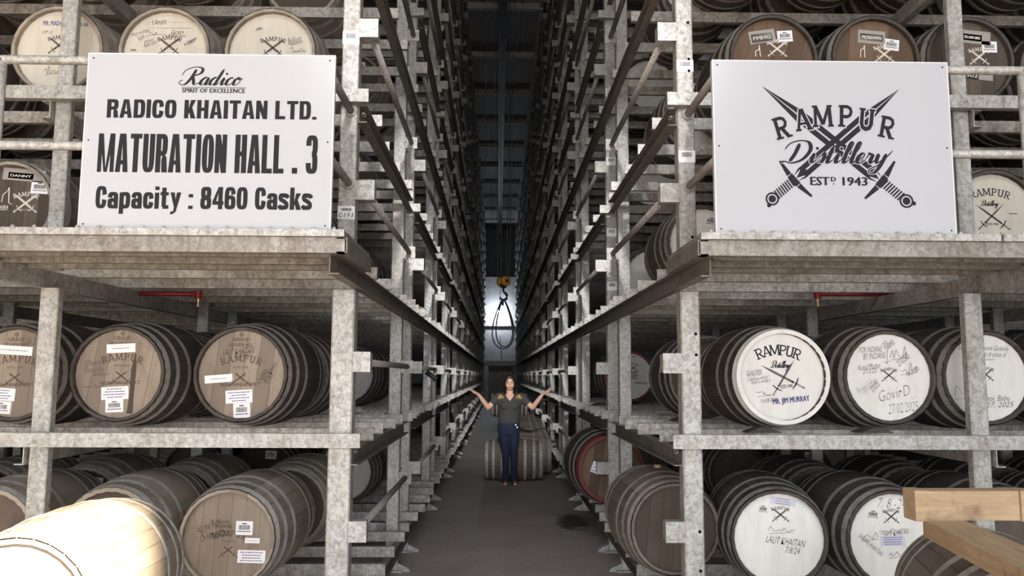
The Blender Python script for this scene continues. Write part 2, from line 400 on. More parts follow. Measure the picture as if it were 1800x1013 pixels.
# slab-serif capitals, one unit high
def slab(ch, t=.17, extra=0.0):
    g = G2(); e = extra
    def st(p, w): g.ribbon(p, w+2*e)
    def sf(x0, x1, top): g.rect(x0-e, (.9 if top else 0)-e, x1+e, (1 if top else .1)+e)
    if ch in 'RP':
        st([(.2, -0), (.2, 1)], t)
        st([(.2, .94), (.5, .94), (.64, .87), (.70, .72), (.64, .56), (.5, .48), (.2, .48)], t*.8)
        sf(.02, .40, False); sf(.04, .3, True)
        if ch == 'R': st([(.42, .48), (.70, .02)], t); sf(.6, .88, False)
        g.w = .8
    elif ch == 'A':
        st([(.13, 0), (.42, 1)], t*.75); st([(.77, 0), (.46, 1)], t*1.05); st([(.25, .32), (.68, .32)], t*.6)
        sf(0, .3, False); sf(.6, .92, False); g.w = .9
    elif ch == 'M':
        st([(.15, 0), (.19, 1)], t*.8); st([(.95, 0), (.91, 1)], t*1.05); st([(.2, .97), (.55, .12)], t); st([(.55, .12), (.9, .97)], t*.8)
        sf(.0, .3, False); sf(.8, 1.1, False); sf(.03, .3, True); sf(.8, 1.07, True); g.w = 1.1
    elif ch == 'U':
        st([(.18, 1), (.18, .3), (.25, .12), (.42, .05), (.6, .12), (.68, .3), (.68, 1)], t)
        sf(.02, .34, True); sf(.54, .84, True); g.w = .86
    return g
def rampur(width, rise, h, extra=0.0, dy=0.0):
    """the arched word, centred at 0, its baseline on an arc"""
    out = G2(); chars = 'RAMPUR'; xs = [-.5, -.30, -.085, .13, .32, .5]
    for c, q in zip(chars, xs):
        g = slab(c, .145, extra); a = -q*2*rise
        out.merge(g, q*width-(g.w/2*h)*math.cos(a), (1-(2*q)**2)*rise*width*.25+dy-(g.w/2*h)*math.sin(a), h, a)
    return out
def sword(L, wr=.034):
    """along +x from pommel 0 to tip L"""
    g = G2(); w = L*wr
    g.poly([(L*.25, w*.14), (L*.72, w*.14), (L, 0), (L*.74, w), (L*.25, w)]); g.poly([(L*.25, -w), (L*.74, -w), (L, 0), (L*.72, -w*.14), (L*.25, -w*.14)])
    g.poly([(L*.205, 0), (L*.25, -w*.55), (L*.285, 0), (L*.25, w*.55)])
    g.poly([(L*.20, -w*.5), (L*.245, -w), (L*.30, -w*.9)]); g.poly([(L*.20, w*.5), (L*.30, w*.9), (L*.245, w)])
    for i in range(8):
        x = L*(.052+.0155*i); g.poly([(x, -w*.8), (x+L*.009, -w*.8), (x+L*.015, w*.8), (x+L*.006, w*.8)])
    g.ring(L*.022, 0, w*.82, w*1.12, 16); g.disc(L*.022, 0, w*.62, 12); g.disc(-L*.016, -w*.45, w*.36, 8)
    q = L*.133
    g.ribbon([(L*.20, -q), (L*.187, -q*.30)], [L*.012, L*.03]); g.ribbon([(L*.187, -q*.27), (L*.187, q*.27)], L*.034); g.ribbon([(L*.187, q*.30), (L*.20, q)], [L*.03, L*.012])
    return g
_cur = {
 'i': (.62, [[(0, .3), (.28, 1.0)], [(.3, 1.0), (.27, .25), (.40, .0), (.66, .32)]], [(.36, 1.5)]),
 's': (.62, [[(0, .3), (.4, 1.12)], [(.4, 1.12), (.52, .55), (.42, .06), (.1, .1)], [(.42, .06), (.66, .32)]], []),
 't': (.62, [[(0, .3), (.3, 1.2)], [(.32, 1.75), (.27, .25), (.40, .0), (.66, .32)], [(.02, 1.08), (.62, 1.1)]], []),
 'l': (.60, [[(0, .3), (.4, 1.2), (.52, 1.95), (.40, 2.2), (.28, 1.8), (.26, .3), (.40, .0), (.64, .32)]], []),
 'e': (.66, [[(0, .3), (.42, .58), (.48, .92), (.30, 1.02), (.08, .6), (.14, .12), (.36, .0), (.70, .32)]], []),
 'r': (.74, [[(0, .3), (.2, 1.1)], [(.2, 1.1), (.26, .92), (.5, .95)], [(.5, .95), (.44, .3), (.55, .0), (.78, .32)]], []),
 'y': (.9, [[(0, .4), (.16, 1.0)], [(.16, 1.0), (.16, .3), (.32, .02), (.6, .4), (.72, 1.0)], [(.74, 1.0), (.62, -.2), (.38, -.95), (.02, -1.05), (-.15, -.72), (.15, -.42), (.5, -.1), (1.15, 1.35)]], []),
 'D': (1.75, [[(.62, 2.0), (.55, .9), (.36, .1)], [(-.35, 1.35), (-.1, 2.0), (.6, 2.3), (1.3, 2.1), (1.62, 1.3), (1.3, .35), (.6, -.05), (.0, .1), (-.25, .0)], []], []),
 'R': (1.55, [[(.62, 2.1), (.5, .9), (.2, .05), (-.3, .05), (-.45, .4), (-.2, .6)], [(-.5, 1.2), (-.35, 1.95), (.4, 2.4), (1.15, 2.2), (1.2, 1.55), (.55, 1.15)], [(.6, 1.15), (.85, .5), (1.1, .02), (1.5, .32)]], []),
 'a': (.92, [[(.62, .82), (.38, 1.03), (.08, .6), (.1, .1), (.34, .02), (.58, .45), (.66, .98)], [(.66, 1.0), (.6, .2), (.7, .0), (.96, .32)]], []),
 'd': (.92, [[(.62, .82), (.38, 1.03), (.08, .6), (.1, .1), (.34, .02), (.58, .45), (.66, .98)], [(.80, 2.15), (.6, .2), (.7, .0), (.96, .32)]], []),
 'c': (.70, [[(.56, .8), (.42, 1.02), (.1, .65), (.12, .12), (.36, .0), (.74, .35)]], []),
 'o': (.72, [[(.42, 1.02), (.1, .7), (.1, .15), (.34, .0), (.6, .35), (.56, .9), (.36, 1.0), (.5, .75), (.8, .9)]], []),
}
def cursive(word, x0, x1, base, xh, thick=.20, thin=.06, slant=.42, extra=0.0):
    g = G2(); x = 0.0; strokes = []; dots = []
    for ch in word:
        adv, ss, dd = _cur[ch]
        strokes += [[(p[0]+x, p[1]) for p in q] for q in ss if q]; dots += [(p[0]+x, p[1]) for p in dd]; x += adv
    k = (x1-x0)/(x+.3)
    M = lambda p: (x0+(p[0]*k)+p[1]*xh*slant, base+p[1]*xh)
    for q in strokes:
        pts = [M(p) for p in catmull(q, 7)] if len(q) > 2 else [M((q[0][0]+(q[1][0]-q[0][0])*i/4, q[0][1]+(q[1][1]-q[0][1])*i/4)) for i in range(5)]
        ws = []
        for i in range(len(pts)):
            a = pts[max(0, i-1)]; b = pts[min(len(pts)-1, i+1)]; l = math.hypot(b[0]-a[0], b[1]-a[1]) or 1
            down = max(0.0, -(b[1]-a[1])/l); ed = min(1.0, .35+i/3.0, .35+(len(pts)-1-i)/3.0)
            ws.append((thin+(thick-thin)*down**1.3)*ed*xh*1.6+2*extra)
        g.ribbon(pts, ws)
    for d in dots: g.disc(*M(d), .16*xh+extra, 10)
    return g
def scribble(x0, y0, x1, y1, seed, w=.0022, n=9):
    R = random.Random(seed); pts = []
    for i in range(n):
        pts.append((x0+(x1-x0)*(i+R.uniform(-.6, .6))/(n-1), y0+(y1-y0)*(R.random() if i % 2 else R.random()*.4+.1)))
    g = G2(); g.ribbon(catmull(pts, 5), w); g.ribbon([(x0, y0), (x1, y0+(y1-y0)*.2)], w*.8); return g
def emblem(w, full=False, bold=1.0):
    """arched word over crossed swords, w wide"""
    g = G2(); L = w*1.30
    for s_ in (1, -1):
        g.merge(sword(L), -s_*w*.47, -w*.40, 1, math.atan2(.80, s_*.98))
    g.merge(rampur(w*.86, .42, w*.19), 0, w*.20)
    if full:
        g.text('ESTD 1943', -w*.2, -w*.34, w*.2, -w*.27)
    return g
def emblem_brand(w):
    """arched word, date, and swords below (as branded on the wooden heads)"""
    g = G2(); g.merge(rampur(w, .36, w*.21), 0, w*.20); g.text('ESTD 1943', -w*.22, w*.09, w*.22, w*.155)
    for s_ in (1, -1):
        h = G2(); L = w*.86
        h.poly([(0, -.01*w), (L, 0), (0, .01*w)]); h.ribbon([(0, 0), (L*.3, 0)], .028*w); h.ribbon([(L*.2, -.09*w), (L*.2, .09*w)], .02*w); h.ribbon([(L*.3, 0), (L*.72, 0)], .04*w)
        g.merge(h, -s_*w*.34, -w*.44, 1, math.atan2(.62, s_*.8))
    return g
def barcode(x0, y0, x1, y1, seed=1):
    R = random.Random(seed); g = G2(); x = x0
    while x < x1:
        a = (x1-x0)*R.uniform(.01, .035); g.rect(x, y0, min(x+a, x1), y1); x += a+(x1-x0)*R.uniform(.012, .03)
    return g
# ------------------------------------------------------------------ building shell
CM = cam.matrix_world.copy()
def at(px, py, Y):
    """the point on the plane y = Y that the photograph shows at px, py"""
    d = CM.to_3x3() @ Vector(((px-900)/F_PX, (506.5-py)/F_PX, -1)); o = CM.translation
    k = (Y-o.y)/d.y; return o+d*k
XL, XR, YB, ZC = -7.0, 7.4, 46.4, 10.75
def slabm(x0, x1, y0, y1, z0, z1): return MB().box(x0, x1, y0, y1, z0, z1)
struct('floor', slabm(XL, XR, DOOR_Y, YB+3, -.2, 0).me('floor', FLOORM))
struct('ground_outside', slabm(-30, 30, -45, DOOR_Y, -.3, -.1).me('ground_outside', OUTM))
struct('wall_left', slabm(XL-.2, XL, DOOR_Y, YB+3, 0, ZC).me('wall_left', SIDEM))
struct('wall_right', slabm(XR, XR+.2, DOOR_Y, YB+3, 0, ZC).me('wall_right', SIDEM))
fw = MB(); y0, y1 = DOOR_Y-.2, DOOR_Y
fw.box(XL, DOOR_X0, y0, y1, 0, ZC); fw.box(DOOR_X1, XR, y0, y1, 0, ZC); fw.box(DOOR_X0, DOOR_X1, y0, y1, DOOR_Z, SUNGAP_Z0); fw.box(DOOR_X0, DOOR_X1, y0, y1, SUNGAP_Z1, ZC)
fw.box(DOOR_X0, SUNGAP_X0, y0, y1, SUNGAP_Z0, SUNGAP_Z1); fw.box(SUNGAP_X1, DOOR_X1, y0, y1, SUNGAP_Z0, SUNGAP_Z1)
struct('wall_front', fw.me('wall_front', WALLM))
bw = MB(); bw.box(XL, XR, YB, YB+.3, 0, 4.45); bw.box(XL, XR, YB, YB+.3, 4.55, 7.35); bw.box(XL, XR, YB+2.6, YB+2.9, 0, ZC)
wb = struct('wall_back', bw.me('wall_back', WALLM))
lg = MB(); lg.box(XL, XR, YB-.16, YB+.3, 4.45, 4.55); struct('ledge', lg.me('ledge', WALLM), wb)
cm = MB().box(XL, XR, ROOF_Y1, YB+3, ZC, ZC+.15); cm.box(XL, XR, DOOR_Y, ROOF_Y0, ZC, ZC+.15)
cm.box(XL, ROOF_X0, ROOF_Y0, ROOF_Y1, ZC, ZC+.15); cm.box(ROOF_X1, XR, ROOF_Y0, ROOF_Y1, ZC, ZC+.15)
cl = struct('ceiling', cm.me('ceiling', CEILM))
bmesh_beam = MB().box(XL, XR, -.07, .07, -.16, 0).me('ceiling_beam', BEAMM)
for i in range(16): struct('ceiling_beam', bmesh_beam, cl).location = (0, .85+3.0*i, ZC)
for x in (-.86, 1.02):
    struct('ceiling_purlin', slabm(x-.05, x+.05, 0, YB, ZC-.12, ZC).me('ceiling_purlin', BEAMM), cl)
for x in (-.42, .55):
    struct('ceiling_joint', slabm(x-.012, x+.012, 0, YB, ZC-.02, ZC).me('ceiling_joint', BLADE), cl)
# the walled-up doorway at the far end
dr = struct('door_1', slabm(-.55, .85, YB-.04, YB, 0, 2.15).me('door_1', MUDM))
struct('door_lintel', slabm(-.95, 1.0, YB-.10, YB, 2.15, 2.45).me('door_lintel', MUDM), dr)
struct('door_jamb', slabm(-.95, -.55, YB-.10, YB, 0, 2.15).me('door_jamb', WALLM), dr)

# ------------------------------------------------------------------ racks
REST = [.36, 1.268, 2.228, 3.178, 4.14, 5.095, 6.05, 7.005, 7.96, 8.915, 9.87]
PITCH, NF, YA, YBK = 3.0, 14, 4.45, 6.72
RAIL_Y = [-.12, .33, .90, 1.43, 1.97, 2.36]
def cprof(h, w, t=.006): return [(0, 0), (w, 0), (w, t), (t, t), (t, h-t), (w, h-t), (w, h), (0, h)]
def hexbolt(r=.014, d=.012):
    """bolt head facing -y"""
    m = MB(); m.tube((0, 0, 0), (0, -d, 0), r, r*.92, 6); m.tube((0, .0, 0), (0, -.003, 0), r*1.5, r*1.5, 12); return m
BOLT = hexbolt().me('bolt', GALV)
SMALLBOLT = hexbolt(.009, .03).me('bolt', DUSTY)
HOLE = MB().tube((0, -.0012, 0), (0, .0, 0), .0085, .0085, 12).me('bolt_hole', BLACK)

def build_rack(s, xi, rail_end, cols, label):
    T = thing('cask_rack', label, 'rack', (xi, YA, 0))
    O = Vector((xi, YA, 0))
    def P(name, me, x, y, z=0.0, parent=None):
        return obj(name, me, parent or T, Vector((x, y, z))-(O if parent is None else Vector((0, 0, 0))))
    lw = .0625 if s < 0 else .0535
    lo = MB().bbox(-lw, lw, -.06, .05, 0, 2.05, .008).me('lower_post', GALV)
    up = MB().bbox(-.048, .048, -.05, .05, 2.15, 10.2, .006).me('post', GALV)
    thin = MB().bbox(-.046, .046, -.05, .01, 0, 10.2, .006).me('post', GALV); thin_lo = MB().bbox(-.05, .05, -.06, .0, 0, 2.05, .006).me('lower_post', GALV); thin_up = MB().bbox(-.044, .044, -.05, .0, 2.15, 10.2, .006).me('post', GALV)
    fl = MB().bbox(-.05, .05, -.05, .05, 0, 10.2, .006).me('post', GALV)
    pl = MB(); pl.prism([(-.10, 0), (.10, 0), (.07, .09), (-.07, .09)], 0, .012, lambda p, q, a: (p, q-.045, a))
    bp = MB(); bp.box(-.09, .09, -.09, .09, 0, .014)
    bp.prism([(.05, 0), (.15, 0), (.15, .02), (.05, .07)], -.055, .055, lambda p, q, a: (-s*p, a, q))
    base = bp.me('base_plate', GALV_B)
    posts = {}
    for ci, x in enumerate(cols):
        for k in range(NF if ci == 0 else 3):
            for y in (YA+PITCH*k, YBK+PITCH*k):
                if k == 0 and y == YA:
                    posts[(ci, 'lo')] = P('lower_post', thin_lo if ci else lo, x, y); posts[(ci, 'up')] = P('post', thin_up if ci else up, x, y)
                else: posts[(ci, k, y > YA+PITCH*k+1)] = P('post', thin if ci else fl, x, y)
                if ci == 0: P('base_plate', base, x, y)
    # cask rails, running across
    L = 6.35-abs(rail_end)
    def rmesh(h, w, name):
        return MB().prism(cprof(h, w), 0, L, lambda p, q, a: (s*a, p, q-h)).me(name, GALV if name == 'front_rail' else GALV_B)
    rail, front = rmesh(.072, .04, 'cask_rail'), rmesh(.075, .05, 'front_rail')
    far = MB(); R = random.Random(3 if s > 0 else 5)
    for k in range(NF):
        for ti, z in enumerate(REST):
            re = rail_end + (0 if ti else -s*.025)
            for ri, dy in enumerate(RAIL_Y):
                if ti == 2 and k == 0 and ri == 0: continue
                x = re + s*R.uniform(-.025, .025)*(ri > 0); y = YA+PITCH*k+dy
                if ri == 0 and k == 0: x = re
                if k < 4: P('front_rail' if ri == 0 else 'cask_rail', front if ri == 0 else rail, x, y, z)
                else:
                    h = .072; far.prism(cprof(h, .04), 0, L*.5, lambda p, q, a: (x+s*a-xi, y+p-YA, z+q-h))
    f = far.build('cask_rail', GALV_B, T); f['kind'] = 'stuff'
    # beams along the aisle, open towards it
    def along(y0, y1, name='aisle_beam', side=-s, mat=None):
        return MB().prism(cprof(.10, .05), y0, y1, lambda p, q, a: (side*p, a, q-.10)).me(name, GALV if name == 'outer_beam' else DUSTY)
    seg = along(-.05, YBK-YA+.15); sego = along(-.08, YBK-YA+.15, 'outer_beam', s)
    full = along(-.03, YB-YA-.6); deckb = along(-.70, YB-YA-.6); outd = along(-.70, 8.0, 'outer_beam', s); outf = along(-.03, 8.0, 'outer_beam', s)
    for ti, z in enumerate(REST):
        zt = z-.073; x = xi-s*.052
        if ti % 2:
            for k in range(NF):
                P('aisle_beam', seg, x, YA+PITCH*k, zt)
                if k == 0: P('bolt', SMALLBOLT, x-s*.02, YA+.03, zt-.03)
        else: P('aisle_beam', deckb if ti == 2 else full, x, YA, zt)
        if ti < 6:
            for c in cols[1:3]:
                for k in range(2 if ti % 2 else 1):
                    P('outer_beam', sego if ti % 2 else (outd if ti == 2 else outf), c+s*.052+(s*.012 if ti < 2 else 0), YA+PITCH*k, zt)
    # stop pipes and their brackets
    br = MB().box(-.05, .05, -.05, .05, -.05, .05); br.box(-.055, .055, -.056, -.05, -.055, .055)
    brm = br.me('pipe_bracket', GALV); ep = MB().box(-.05, .05, -.006, .006, -.05, .05).me('end_bracket', GALV_B)
    pm = MB().tube((0, .05, 0), (0, YBK-YA-.05, 0), .021, n=12).me('stop_pipe', PIPE, True)
    for k in range(NF):
        for ti, z in enumerate(REST[:-1]):
            x = xi-s*.100; y = YA+PITCH*k
            P('pipe_bracket', brm, x, y, z+.385)
            if s > 0 and ti < 2 and k < 2: continue
            P('stop_pipe', pm, x, y, z+.385)
            if k < 6: P('end_bracket', ep, x, YBK+PITCH*k-.05, z+.385)
            if k < 3:
                P('bolt', SMALLBOLT, xi-s*.062, YBK+PITCH*k-.05, z+.46); P('bolt', SMALLBOLT, xi-s*.062, YBK+PITCH*k-.05, z+.31)
    # bolt heads on the front rails
    for ci, x in enumerate(cols[:3]):
        for z in (REST[1], REST[3]):
            P('bolt', BOLT, x, YA-.121, z-.038)
    return T, posts, P
LX, RX = [-.855, -2.465, -4.075, -5.685], [1.065, 2.655, 4.245, 5.835]
rackL, postL, PL = build_rack(-1, -.855, -.735, LX, 'grey galvanised steel cask rack left of the aisle, behind the maturation hall sign')
rackR, postR, PR = build_rack(1, 1.065, .945, RX, 'grey galvanised steel cask rack right of the aisle, behind the crossed swords sign')
for z in (.33, .545, .75, 1.70, 1.815): PR('bolt_hole', HOLE, 1.092, YA-.063, z)
for z in (2.36, 3.33, 3.40, 3.62): PR('bolt_hole', HOLE, 1.087, YA-.051, z)
# stickers on the posts
def post_sticker(P, x, y, z, w, h, seed, txt=None):
    g = G2().rect(-w/2, -h/2, w/2, h/2); o = P('sticker', g.mesh('sticker', PAPER), x, y, z); o['label'] = 'white barcode sticker'
    c = barcode(-w*.3, h*(.12 if txt else -.05), w*.3, h*.34, seed)
    if txt: c.text(txt, -w*.42, -h*.38, w*.42, -h*.02, .0006, .2)
    obj('barcode', c.mesh('barcode', INK), o, (0, -.0008, 0))
fy = YA-.0512
post_sticker(PL, -.855, fy, 2.485, .096, .074, 3, 'C-1 F-3'); post_sticker(PL, -.855, fy, 3.505, .096, .078, 4)
post_sticker(PR, 1.065, fy, 2.825, .096, .07, 5); post_sticker(PR, 1.065, fy, 3.36, .096, .07, 6)
for z, sd in ((2.42, 7), (2.93, 8), (3.62, 9), (4.3, 10)):
    post_sticker(PR, 1.065, YA+PITCH-.0512, z, .096, .08, sd)
    post_sticker(PL, -.855, YA+PITCH-.0512, z-.25, .096, .09, sd+5, '3 F-3' if z < 3 else None)

# ------------------------------------------------------------------ walkways, handrails
CLIP = MB().tube((0, 0, 0), (0, 0, .012), .011, .008, 8).me('plate_bolt', GALV)
def build_walkway(s, x0, xret, cols, label):
    T = thing('walkway', label, 'walkway', (x0, 3.64, 2.21)); O = Vector((x0, 3.64, 2.21))
    def B(mb, name, mat, smooth=False):
        o = mb.build(name, mat, T, smooth); o.location = -O; return o
    X1 = s*6.35; a, b = sorted((x0, X1))
    B(MB().box(a, b, 3.66, 4.36, 2.213, 2.243), 'deck_plate', DECK)
    # the turned-up front lip, in lengths
    xs = [abs(x0), 2.36, 4.3, 6.35]
    for i in range(3):
        u, v = sorted((s*xs[i], s*(xs[i+1]-.012))); B(MB().box(u, v, 3.632, 3.66, 2.216, 2.248), 'lip_strip', GALV)
    B(MB().prism(cprof(.072, .05), a, b, lambda p, q, t: (t, 3.655+p, q+2.142)), 'edge_channel', DECK)
    B(MB().prism(cprof(.072, .05), 3.655, 4.36, lambda p, q, t: (x0+s*p-s*.012, t, q+2.142)), 'end_channel', DUSTY)
    for y in (3.80, 4.05, 4.27):
        c, d = sorted((x0+s*.10, X1)); B(MB().prism(cprof(.07, .04), c, d, lambda p, q, t: (t, y+p, q+2.143)), 'joist', DECK)
    for i in range(17):
        o = obj('plate_bolt', CLIP, T, Vector((s*(abs(x0)+.05+.098*i), 3.646, 2.248))-O)
    for z in (3.072, 2.652):
        u, v = sorted((xret, s*5.2)); B(MB().tube((u, 3.705, z), (v, 3.705, z), .0215, n=12), 'handrail', GALV, True)
        B(MB().tube((xret, 3.705, z), (xret, 4.395, z), .0215, n=12), 'return_rail', PIPE, True)
        B(MB().tube((xret, 4.388, z), (xret, 4.40, z), .036, n=14), 'rail_flange', PIPE)
    for x in (xret, (2.545 if s > 0 else -2.375), s*3.9):
        B(MB().tube((x, 3.705, 2.243), (x, 3.705, 3.072), .0215, n=12), 'stanchion', GALV, True)
    return T
build_walkway(-1, -.713, -.845, LX, 'steel walkway with pipe handrail carrying the maturation hall sign')
build_walkway(1, .940, 1.075, RX, 'steel walkway with pipe handrail carrying the crossed swords sign')

# ------------------------------------------------------------------ signs
def signboard(x0, x1, label, prints):
    cx = (x0+x1)/2; w = (x1-x0)/2; z0, z1 = 2.25, 3.088
    T = thing('signboard', label, 'sign', (cx, 3.675, z0)); h = z1-z0
    b = MB().box(-w, w, -.012, .012, 0, h).build('sign_panel', SIGNW, T)
    e = MB(); t = .006
    for q in ((-w-t, -w, 0, h), (w, w+t, 0, h)): e.box(q[0], q[1], -.013, .013, q[2], q[3])
    e.box(-w-t, w+t, -.013, .013, h, h+t); e.build('sign_edge', SIGNEDGE, T)
    for x in (-w+.02, w-.02):
        for z in (.02, h/2, h-.02): obj('screw', HOLE, T, (x, -.0125, z)).scale = (.45, 1, .45)
    for name, mat, g, lay in prints:
        obj(name, g.mesh(name, mat), T, (0, -.0128-.0009*lay, h/2))
K = 1.155/431.5; KR = 1.13/413.5
def sL(px, py): return ((px-367.5)*K, (250-py)*K)
def tl(g, s, x0, y0, x1, y1, **k):
    a, b = sL(x0, y1), sL(x1, y0); return g.text(s, a[0], a[1], b[0], b[1], **k)
a = sL(318, 148); b_ = sL(427, 148)
g1 = cursive('Radico', a[0], b_[0]-.012, a[1], 13.5*K, .26, .07, .42); p, q = sL(316, 152.5), sL(429, 153.3); g1.rect(p[0], q[1], q[0], p[1])
tl(g1, 'SPIRIT OF EXCELLENCE', 317, 154.5, 428, 162.5, bold=.0011)
a = sL(188, 209.5); b_ = sL(555, 176); g2 = block_line('RADICO KHAITAN LTD.', a[0], b_[0], a[1], b_[1]-a[1], .60, .225, .175, .075, .34)
a = sL(177, 307); b_ = sL(559, 238); g3 = block_line('MATURATION HALL . 3', a[0], b_[0], a[1], b_[1]-a[1], .56, .245, .125, .06, .34)
a = sL(178, 371.5); b_ = sL(552, 332); g4 = block_line('Capacity : 8460 Casks', a[0], b_[0], a[1], b_[1]-a[1], .56, .225, .165, .06, .32)
signboard(-1.943, -.788, 'white signboard in bold black lettering naming the maturation hall and its cask capacity',
    [('script_lettering', INK_SIGN, g1, 0), ('company_lettering', INK_SIGN, g2, 0), ('hall_lettering', INK_SIGN, g3, 0), ('capacity_lettering', INK_SIGN, g4, 0)])
def sR(px, py): return ((px-1463)*KR, (258.5-py)*KR)
sw = G2(); halo = G2()
for tip, pom in (((1341, 150), (1592, 358)), ((1584, 153), (1348, 356))):
    a, b_ = sR(*pom), sR(*tip); L = math.hypot(a[0]-b_[0], a[1]-b_[1])
    sw.merge(sword(L), a[0], a[1], 1, math.atan2(b_[1]-a[1], b_[0]-a[0]))
rl = G2()
for c, px, py, r in (('R', 1373, 225, .26), ('A', 1411, 210, .16), ('M', 1446, 203.5, .04), ('P', 1486, 203.5, -.05), ('U', 1523, 209, -.13), ('R', 1557, 223, -.22)):
    x, y = sR(px, py); h = 40*K
    for G, e in ((rl, 0.0), (halo, .055)):
        g = slab(c, .19, e); G.merge(g, x-(g.w/2*math.cos(r)-.5*math.sin(r))*h*.86, y-(g.w/2*math.sin(r)+.5*math.cos(r))*h, h, r, .86)
a, b_ = sR(1376, 287), sR(1566, 287)
for G, e in ((rl, 0.0), (halo, .0035)):
    G.merge(cursive('Distillery', a[0], b_[0]-.02, a[1], 17*KR, .27, .08, .42, e))
p, q = sR(1420, 327), sR(1466, 312); rl.text('EST', p[0], p[1], sR(1454, 0)[0], q[1], bold=.0022)
rl.text('D', sR(1456, 0)[0], sR(0, 320)[1], sR(1465, 0)[0], q[1], bold=.0014); rl.disc(*sR(1460.5, 324.5), .0035, 8)
rl.text('1943', sR(1476, 0)[0], p[1], sR(1520, 0)[0], q[1], bold=.0022)
signboard(1.022, 2.152, 'white signboard with a black emblem of crossed swords and arched lettering',
    [('crossed_swords', INK_SIGN, sw, 0), ('lettering_outline', SIGNW, halo, 1), ('emblem_lettering', INK_SIGN, rl, 2)])

# ------------------------------------------------------------------ casks
RH, RB, LEN, REC = .272, .314, .88, .034
def rad(y): t = y/LEN+.5; return RH+(RB-RH)*(1-(2*t-1)**2)
NST = 28
def stave_mesh(mat):
    m = MB(); a = PI/NST; rows = [-LEN/2+LEN*j/6 for j in range(7)]
    def ring(y, r, dr=.004): return [(-.5*0-r2*math.sin(-t)*-1, y, r2*math.cos(t)) for t, r2 in ((-a, r-dr), (-a*.86, r), (a*.86, r), (a, r-dr))]
    v = [];
    for y in rows: v += [(r2*math.sin(t), y, r2*math.cos(t)) for t, r2 in ((-a, rad(y)-.004), (-a*.86, rad(y)), (a*.86, rad(y)), (a, rad(y)-.004))]
    f = [(4*j+i, 4*j+4+i, 4*j+5+i, 4*j+1+i) for j in range(6) for i in range(3)]
    n = len(v); ri = RH-.022
    for y in (-LEN/2, -LEN/2+.05, LEN/2-.05, LEN/2): v += [(ri*math.sin(t), y, ri*math.cos(t)) for t in (-a, a)]
    f += [(n, 0, 3, n+1), (n+1, n+3, n+2, n), (n+5, n+7, n+6, n+4), (n+6, n+7, 27, 24)]
    m.add(v, f); return m.me('stave', mat, False)
def body_mesh(mat):
    m = MB(); rows = [-LEN/2+LEN*j/10 for j in range(11)]
    prof = [(RH-.022, -LEN/2+.06), (RH-.022, -LEN/2)]+[(rad(y), y) for y in rows]+[(RH-.022, LEN/2), (RH-.022, LEN/2-.06)]
    n = NST*3; v = []; f = []
    for r, y in prof:
        for i in range(n): 
            t = 2*PI*i/n; rr = r-(.0035 if i % 3 == 0 else 0); v.append((rr*math.sin(t), y, rr*math.cos(t)))
    for j in range(len(prof)-1):
        f += [(j*n+i, (j+1)*n+i, (j+1)*n+(i+1) % n, j*n+(i+1) % n) for i in range(n)]
    m.add(v, f); return m.me('staves', mat)
def hoop_mesh(yc, w, mat):
    m = MB(); y0, y1 = yc-w/2, yc+w/2; th = .0022
    m.lathe([(rad(y0)-.001, y0), (rad(y0)+th, y0+.011), (rad(y1)+th, y1-.011), (rad(y1)-.001, y1)], 56, ID); return m.me('hoop', mat, False)
HOOPS = [(-.408, .05), (-.305, .042), (-.17, .042)]
def head_mesh(mat):
    m = MB(); n = 48; r = RH-.018
    v = [(r*math.sin(2*PI*i/n), y, r*math.cos(2*PI*i/n)) for y in (0, .02) for i in range(n)]
    m.add(v, [tuple(range(n)), tuple(range(2*n-1, n-1, -1))]+[(i, n+i, n+(i+1) % n, (i+1) % n) for i in range(n)]); return m.me('head', mat)
def board_mesh(i, mat):
    xs = [-1.0, -.62, -.30, .02, .33, .66, 1.0]; r = RH-.018; g = .0007
    a, b = xs[i]*r+g, xs[i+1]*r-g; n = 5; top = []
    for k in range(n+1):
        x = a+(b-a)*k/n; top.append((x, math.sqrt(max(1e-6, r*r-x*x))))
    poly = top+[(x, -z) for x, z in reversed(top)]
    m = MB(); m.prism(poly, 0, .022, lambda p, q, t: (p, t, q)); return m.me('head_board', mat)
BUNG = MB().tube((0, 0, -.01), (0, 0, .016), .026, .022, 12).me('bung', TIMBER)
_mc = {}
def M(fn, *a):
    k = (fn.__name__,)+tuple(x.name if hasattr(x, 'name') else x for x in a)
    if k not in _mc: _mc[k] = fn(*a)
    return _mc[k]
TOPRED = {}
